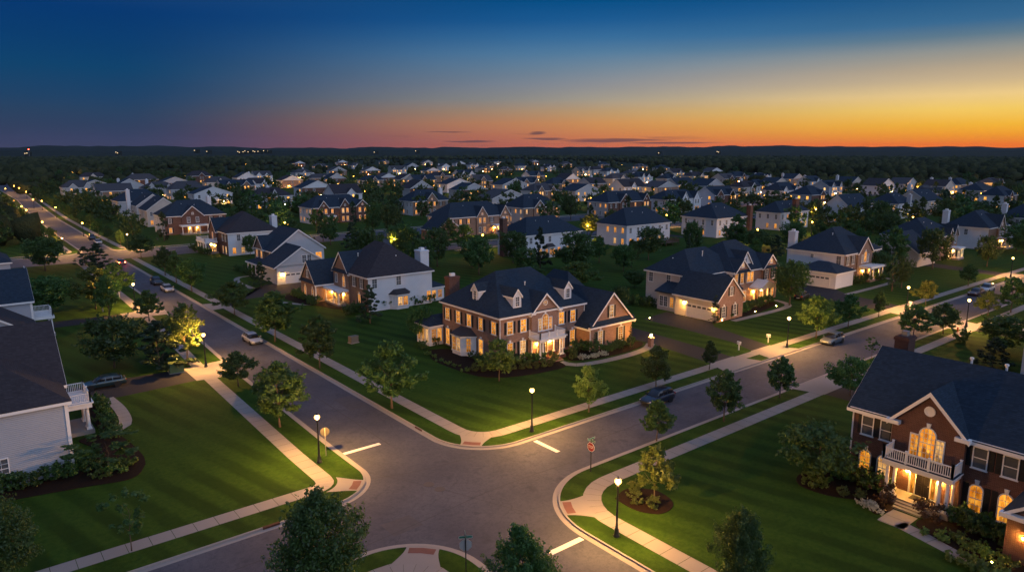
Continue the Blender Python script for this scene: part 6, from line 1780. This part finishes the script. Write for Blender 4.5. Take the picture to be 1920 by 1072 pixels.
boxthing('utility_box', 'green utility box below the lit trees on the left verge', 'utility box', -8.2, 46.6, 1.7, 1.4, 1.2, 'util_green')
boxthing('utility_box', 'tan utility box on the lawn behind the corner house side', 'utility box', 16.1, 45.2, 1.2, .9, .95, 'util_tan')


def mailbox(s, t, rz, label):
    e = thing('mailbox', label, 'mailbox', (s, t, 0), rz, 'mailboxes')
    mb = MB(); mb.box(-.06, -.06, 0, .06, .06, 1.05); mb.box(-.05, -.3, .85, .05, .3, .93); mb.build('mail_post', 'trim', e)
    mb = MB(); mb.ext([(-.1, 1.05), (.1, 1.05), (.1, 1.2)] + [(.1 * math.cos(PI * i / 6), 1.2 + .1 * math.sin(PI * i / 6)) for i in range(1, 7)], 'y', -.28, .28); mb.build('mail_case', 'trim', e)
    mb = MB(); mb.box(.1, -.1, 1.2, .115, -.06, 1.42); mb.build('flag', 'sign_red', e)


for s, t, rz, l in ((*P(193, 584), 0, 'white mailbox by the hedge shrub on the left lawn'), (*P(1385, 656), 0, 'white mailbox on the grass between two driveways'), (*P(1440, 642), .3, 'white mailbox on the lawn left of the second avenue lamp'),
                    (*P(1706, 578), .3, 'white mailbox at the foot of the upper right lamp'), (*P(224, 556), 0, 'white mailbox beside the second left lamp')):
    mailbox(s, t, rz, l)
e = thing('fire_hydrant', 'orange fire hydrant on the near verge above the near roof', 'hydrant', (*P(1795, 622), 0))
M['orange'] = plain('hydrant_orange', (.55, .12, .02), .5, .4)
mb = MB(); mb.lathe([(.16, 0), (.16, .06), (.11, .08), (.11, .55), (.15, .57), (.15, .62), (.10, .70), (.03, .78)], 12); mb.build('hydrant_body', 'orange', e)
mb = MB(); mb.box(-.24, -.06, .38, .24, .06, .5); mb.build('nozzle', 'orange', e)


# ------------------------------------------------------------------ cars
def loft(sections, cap=True):
    mb = MB(); n = len(sections[0]); vs = [p for sec in sections for p in sec]
    fs = [(k * n + i, k * n + (i + 1) % n, (k + 1) * n + (i + 1) % n, (k + 1) * n + i) for k in range(len(sections) - 1) for i in range(n)]
    if cap: fs += [tuple(range(n)), tuple(range((len(sections) - 1) * n, len(sections) * n))]
    return mb.add(vs, fs)


def body_sec(x, hw, zb, zm, zt, ht):
    """half section mirrored: sill, waist, shoulder, top"""
    h = [(hw * .90, zb), (hw * .98, zb + .12), (hw, zm), (hw * .985, zm + (zt - zm) * .55), (ht, zt), (ht * .5, zt + .025)]
    return [(x, y, z) for y, z in h] + [(x, -y, z) for y, z in h[::-1]]


def car(kind, label, s, t, rz, colour, lights=False, z=ZR):
    e = thing('parked_car' if not lights else 'car', label, 'car', (s, t, z), rz, 'cars on the streets')
    if colour not in M: pass
    suv = kind == 'suv'
    L = 4.5 if suv else 4.7
    zt = 1.02 if suv else .90
    prof = [(-.50, .70, .42, .60, .78, .60), (-.488, .84, .30, .62, .90, .74), (-.42, .90, .26, .66, zt - .02, .82), (-.2, .92, .24, .66, zt, .84), (0, .92, .24, .66, zt, .84), (.17, .92, .24, .66, zt - .01, .82), (.28, .91, .24, .64, zt - .06, .78), (.40, .88, .26, .62, zt - .16, .70), (.478, .78, .30, .56, zt - .30, .58), (.50, .62, .40, .54, .62, .46)]
    mb = loft([body_sec(x * L, hw, zb, zm, z_, ht) for x, hw, zb, zm, z_, ht in prof])
    body = mb.build('body', colour, e, True)
    top = 1.66 if suv else 1.42
    st = [(-.47, .72, .70, zt - .04, zt + .03), (-.39 if suv else -.33, .78, .62, zt - .04, top - (.10 if suv else .10)), (-.2, .80, .62, zt - .04, top - .015), (-.02, .80, .62, zt - .04, top - .01), (.07, .80, .61, zt - .04, top - .08), (.25, .77, .72, zt - .06, zt - .01)]
    secs = [[(x * L, hb, zb), (x * L, ht, zz - .04), (x * L, ht * .86, zz), (x * L, -ht * .86, zz), (x * L, -ht, zz - .04), (x * L, -hb, zb)] for x, hb, ht, zb, zz in st]
    loft(secs).build('window_glass', 'car_glass', e, True)
    rs = [[(x * L, ht * 1.015, zz - .035), (x * L, ht * .87, zz + .012), (x * L, -ht * .87, zz + .012), (x * L, -ht * 1.015, zz - .035)] for x, hb, ht, zb, zz in st[1:5]]
    rf = loft(rs); rf.build('roof', colour, e)
    mb = MB()
    for x in (-.40, -.19, -.03):     # pillars
        for sg in (-1, 1): mb.add([(x * L - .04, sg * .805, zt - .03), (x * L + .05, sg * .805, zt - .03), (x * L + .04 + .02, sg * .63, top - .07), (x * L - .03 + .02, sg * .63, top - .07)], [(0, 1, 2, 3)])
    mb.build('pillar', colour, e)
    for x in (-.29, .31):
        for sg in (-1, 1):
            w = MB(); r = .35 if suv else .32
            w.lathe([(r * .75, -.11), (r, -.08), (r, .08), (r * .75, .11)], 18)
            o = link('wheel', w.mesh('tyre', 'tyre'), e, (x * L, sg * .80, r)); o.rotation_euler = (PI / 2, 0, 0)
            w = MB(); w.lathe([(r * .68, -.115), (r * .6, -.12), (.05, -.10)], 12); w.lathe([(.05, .10), (r * .6, .12), (r * .68, .115)], 12); link('rim', w.mesh('rim', 'alloy'), o)
            mb = MB(); mb.lathe([(r + .06, -.02), (r + .06, .02), (r * .9, .021)], 18); a = link('wheel_arch', mb.mesh('arch', 'shutter'), e, (x * L, sg * .905, r)); a.rotation_euler = (PI / 2, 0, 0)
    for sg in (-1, 1):
        mb = MB(); mb.box(.44 * L, sg * .62 - .16, .60, .478 * L, sg * .62 + .16, .72); mb.build('headlight', 'head_off', e)
        mb = MB(); mb.box(-.503 * L, sg * .66 - .13, .74 if suv else .66, -.47 * L, sg * .66 + .13, .98 if suv else .82); mb.build('tail_light', 'tail' if lights else 'tail_off', e)
        mb = MB(); mb.box(.16 * L, sg * .98 - .09, zt - .02, .19 * L, sg * .98 + .09, zt + .12); mb.build('wing_mirror', colour, e)
    for x, nm in ((.497, 'number_plate'), (-.505, 'number_plate')):
        mb = MB(); mb.box(x * L - .01, -.26, .45, x * L + .01, .26, .56); mb.build(nm, 'sign_white', e)
    mb = MB(); mb.box(.49 * L, -.4, .40, .503 * L, .4, .55); mb.build('grille', 'shutter', e)
    return e


for n_, c_ in (('car_blue', (.012, .022, .045)), ('car_silver', (.42, .43, .44)), ('car_teal', (.02, .05, .06)), ('car_steel', (.15, .18, .21)), ('car_black', (.012, .012, .014)), ('car_white', (.55, .55, .55)), ('car_maroon', (.06, .02, .02))): M[n_] = paint(n_, c_)
s, t = P(1233, 757); car('suv', 'dark blue car parked at the kerb before the corner house lawn', s + .6, .35, PI, 'car_blue')
s, t = P(1557, 642); car('suv', 'silver hatchback parked on the far side of the right avenue', s + .3, .4, PI, 'car_steel')
s, t = P(1818, 550); car('sedan', 'dark car parked behind the white one at the upper right', s, .3, PI, 'car_maroon')
s, t = P(1840, 546); car('suv', 'pale car parked at the upper right', s + 1.5, .3, PI, 'car_white')
s, t = P(472, 640); car('sedan', 'silver saloon parked at the right kerb of the left avenue', 4.6, t, -PI / 2, 'car_silver')
s, t = P(317, 544); car('sedan', 'pale car nearer of the two parked at the kerb up the avenue', 4.7, t, -PI / 2, 'car_white')
s, t = P(305, 532); car('suv', 'black car farther of the two parked at the kerb up the avenue', 4.8, t + 1.0, -PI / 2, 'car_black')
s, t = P(240, 493); car('sedan', 'car with red glowing tail lights waiting at the avenue crossing', 4.3, t, PI / 2, 'car_maroon', True)
s, t = P(198, 728); car('sedan', 'dark teal saloon parked in the near left driveway', s, t + .8, PI - .05, 'car_teal', z=.01)
s, t = P(184, 456); car('sedan', 'pale car parked just beyond the avenue crossing', s, t, -PI / 2, 'car_white')
s, t = P(173, 448); car('suv', 'black car parked beyond the avenue crossing', s, t, -PI / 2, 'car_black')
s, t = P(1503, 560); car('suv', 'dark car in the driveway of the low hipped garage', s, t, .2, 'car_black', z=.01)

# ------------------------------------------------------------------ lights of the far town under the hills
mb = MB(); mb.box(-9, -6, 0, 9, 6, 14); TB = mb.mesh('town_building', 'hill')
mb = MB(); mb.box(-1.4, -.3, -1.0, 1.4, .3, 1.0); TW = mb.mesh('window', 'town')
tl = [(68, 287), (402, 284), (459, 285), (469, 284), (478, 284), (487, 284), (496, 284), (506, 283), (513, 284), (710, 285), (786, 284), (380, 280 + 3), (235, 286), (1232, 286), (1340, 285)]
for i, (x, y) in enumerate(sorted(tl)):
    D0 = 2950.0; u = (x - 960) / F; X, Y = D0 * math.sin(math.atan(u)), D0 * math.cos(math.atan(u))
    zz = CH_ - (y - HOR) / F * D0
    e = thing('town_building', 'tiny lit building, %s from the left in the town below the hills' % ordinal(i), 'building', (CAM[0] + X * CT + Y * ST, CAM[1] - X * ST + Y * CT, zz - 10), -TH, 'far town buildings')
    link('wall', TB, e)
    for k in range(R.choice([1, 2, 2])): link('window', TW, e, (-6 + 6 * k + R.uniform(-1, 1), -6.2, 10 + R.uniform(-2, 2)))
D0 = 2900.0; u = (70 - 960) / F; X, Y = D0 * math.sin(math.atan(u)), D0 * math.cos(math.atan(u))
e = thing('radio_mast', 'thin radio mast with a red beacon far away at the upper left', 'mast', (CAM[0] + X * CT + Y * ST, CAM[1] - X * ST + Y * CT, 0))
mb = MB(); mb.tube([(0, 0, 0), (0, 0, 33)], [1.0, .3], 6); mb.build('mast_tower', 'galv', e)
mb = MB(); mb.lathe([(.3, 33), (1.1, 33.8), (1.1, 35), (.3, 35.8)], 8); mb.build('beacon', 'beacon', e)
for l, v in USED.items():
    if len(v) > 1: print('SAME', l, v[:4])
print('objects', len(bpy.data.objects))
HAZE = True
if HAZE:
    mb = MB(); mb.box(-4200, -600, -1.5, 7600, 7200, 150)
    m_ = bpy.data.materials.new('evening_air'); m_.use_nodes = True; nt = NT(m_.node_tree); nt.n.clear()
    v = nt.a('VolumePrincipled', {'Color': (.55, .66, .90), 'Density': .000022, 'Anisotropy': .3}); o_ = nt.a('OutputMaterial'); nt.l.new(v.outputs[0], o_.inputs['Volume'])
    h = mb.build('haze', m_); h['kind'] = 'stuff'
SC.cycles.use_denoising = True
SC.cycles.max_bounces = 5; SC.cycles.diffuse_bounces = 3; SC.cycles.glossy_bounces = 2; SC.cycles.transmission_bounces = 2; SC.cycles.transparent_max_bounces = 4
SC.cycles.caustics_reflective = False; SC.cycles.caustics_refractive = False
SC.cycles.sample_clamp_indirect = 4.0
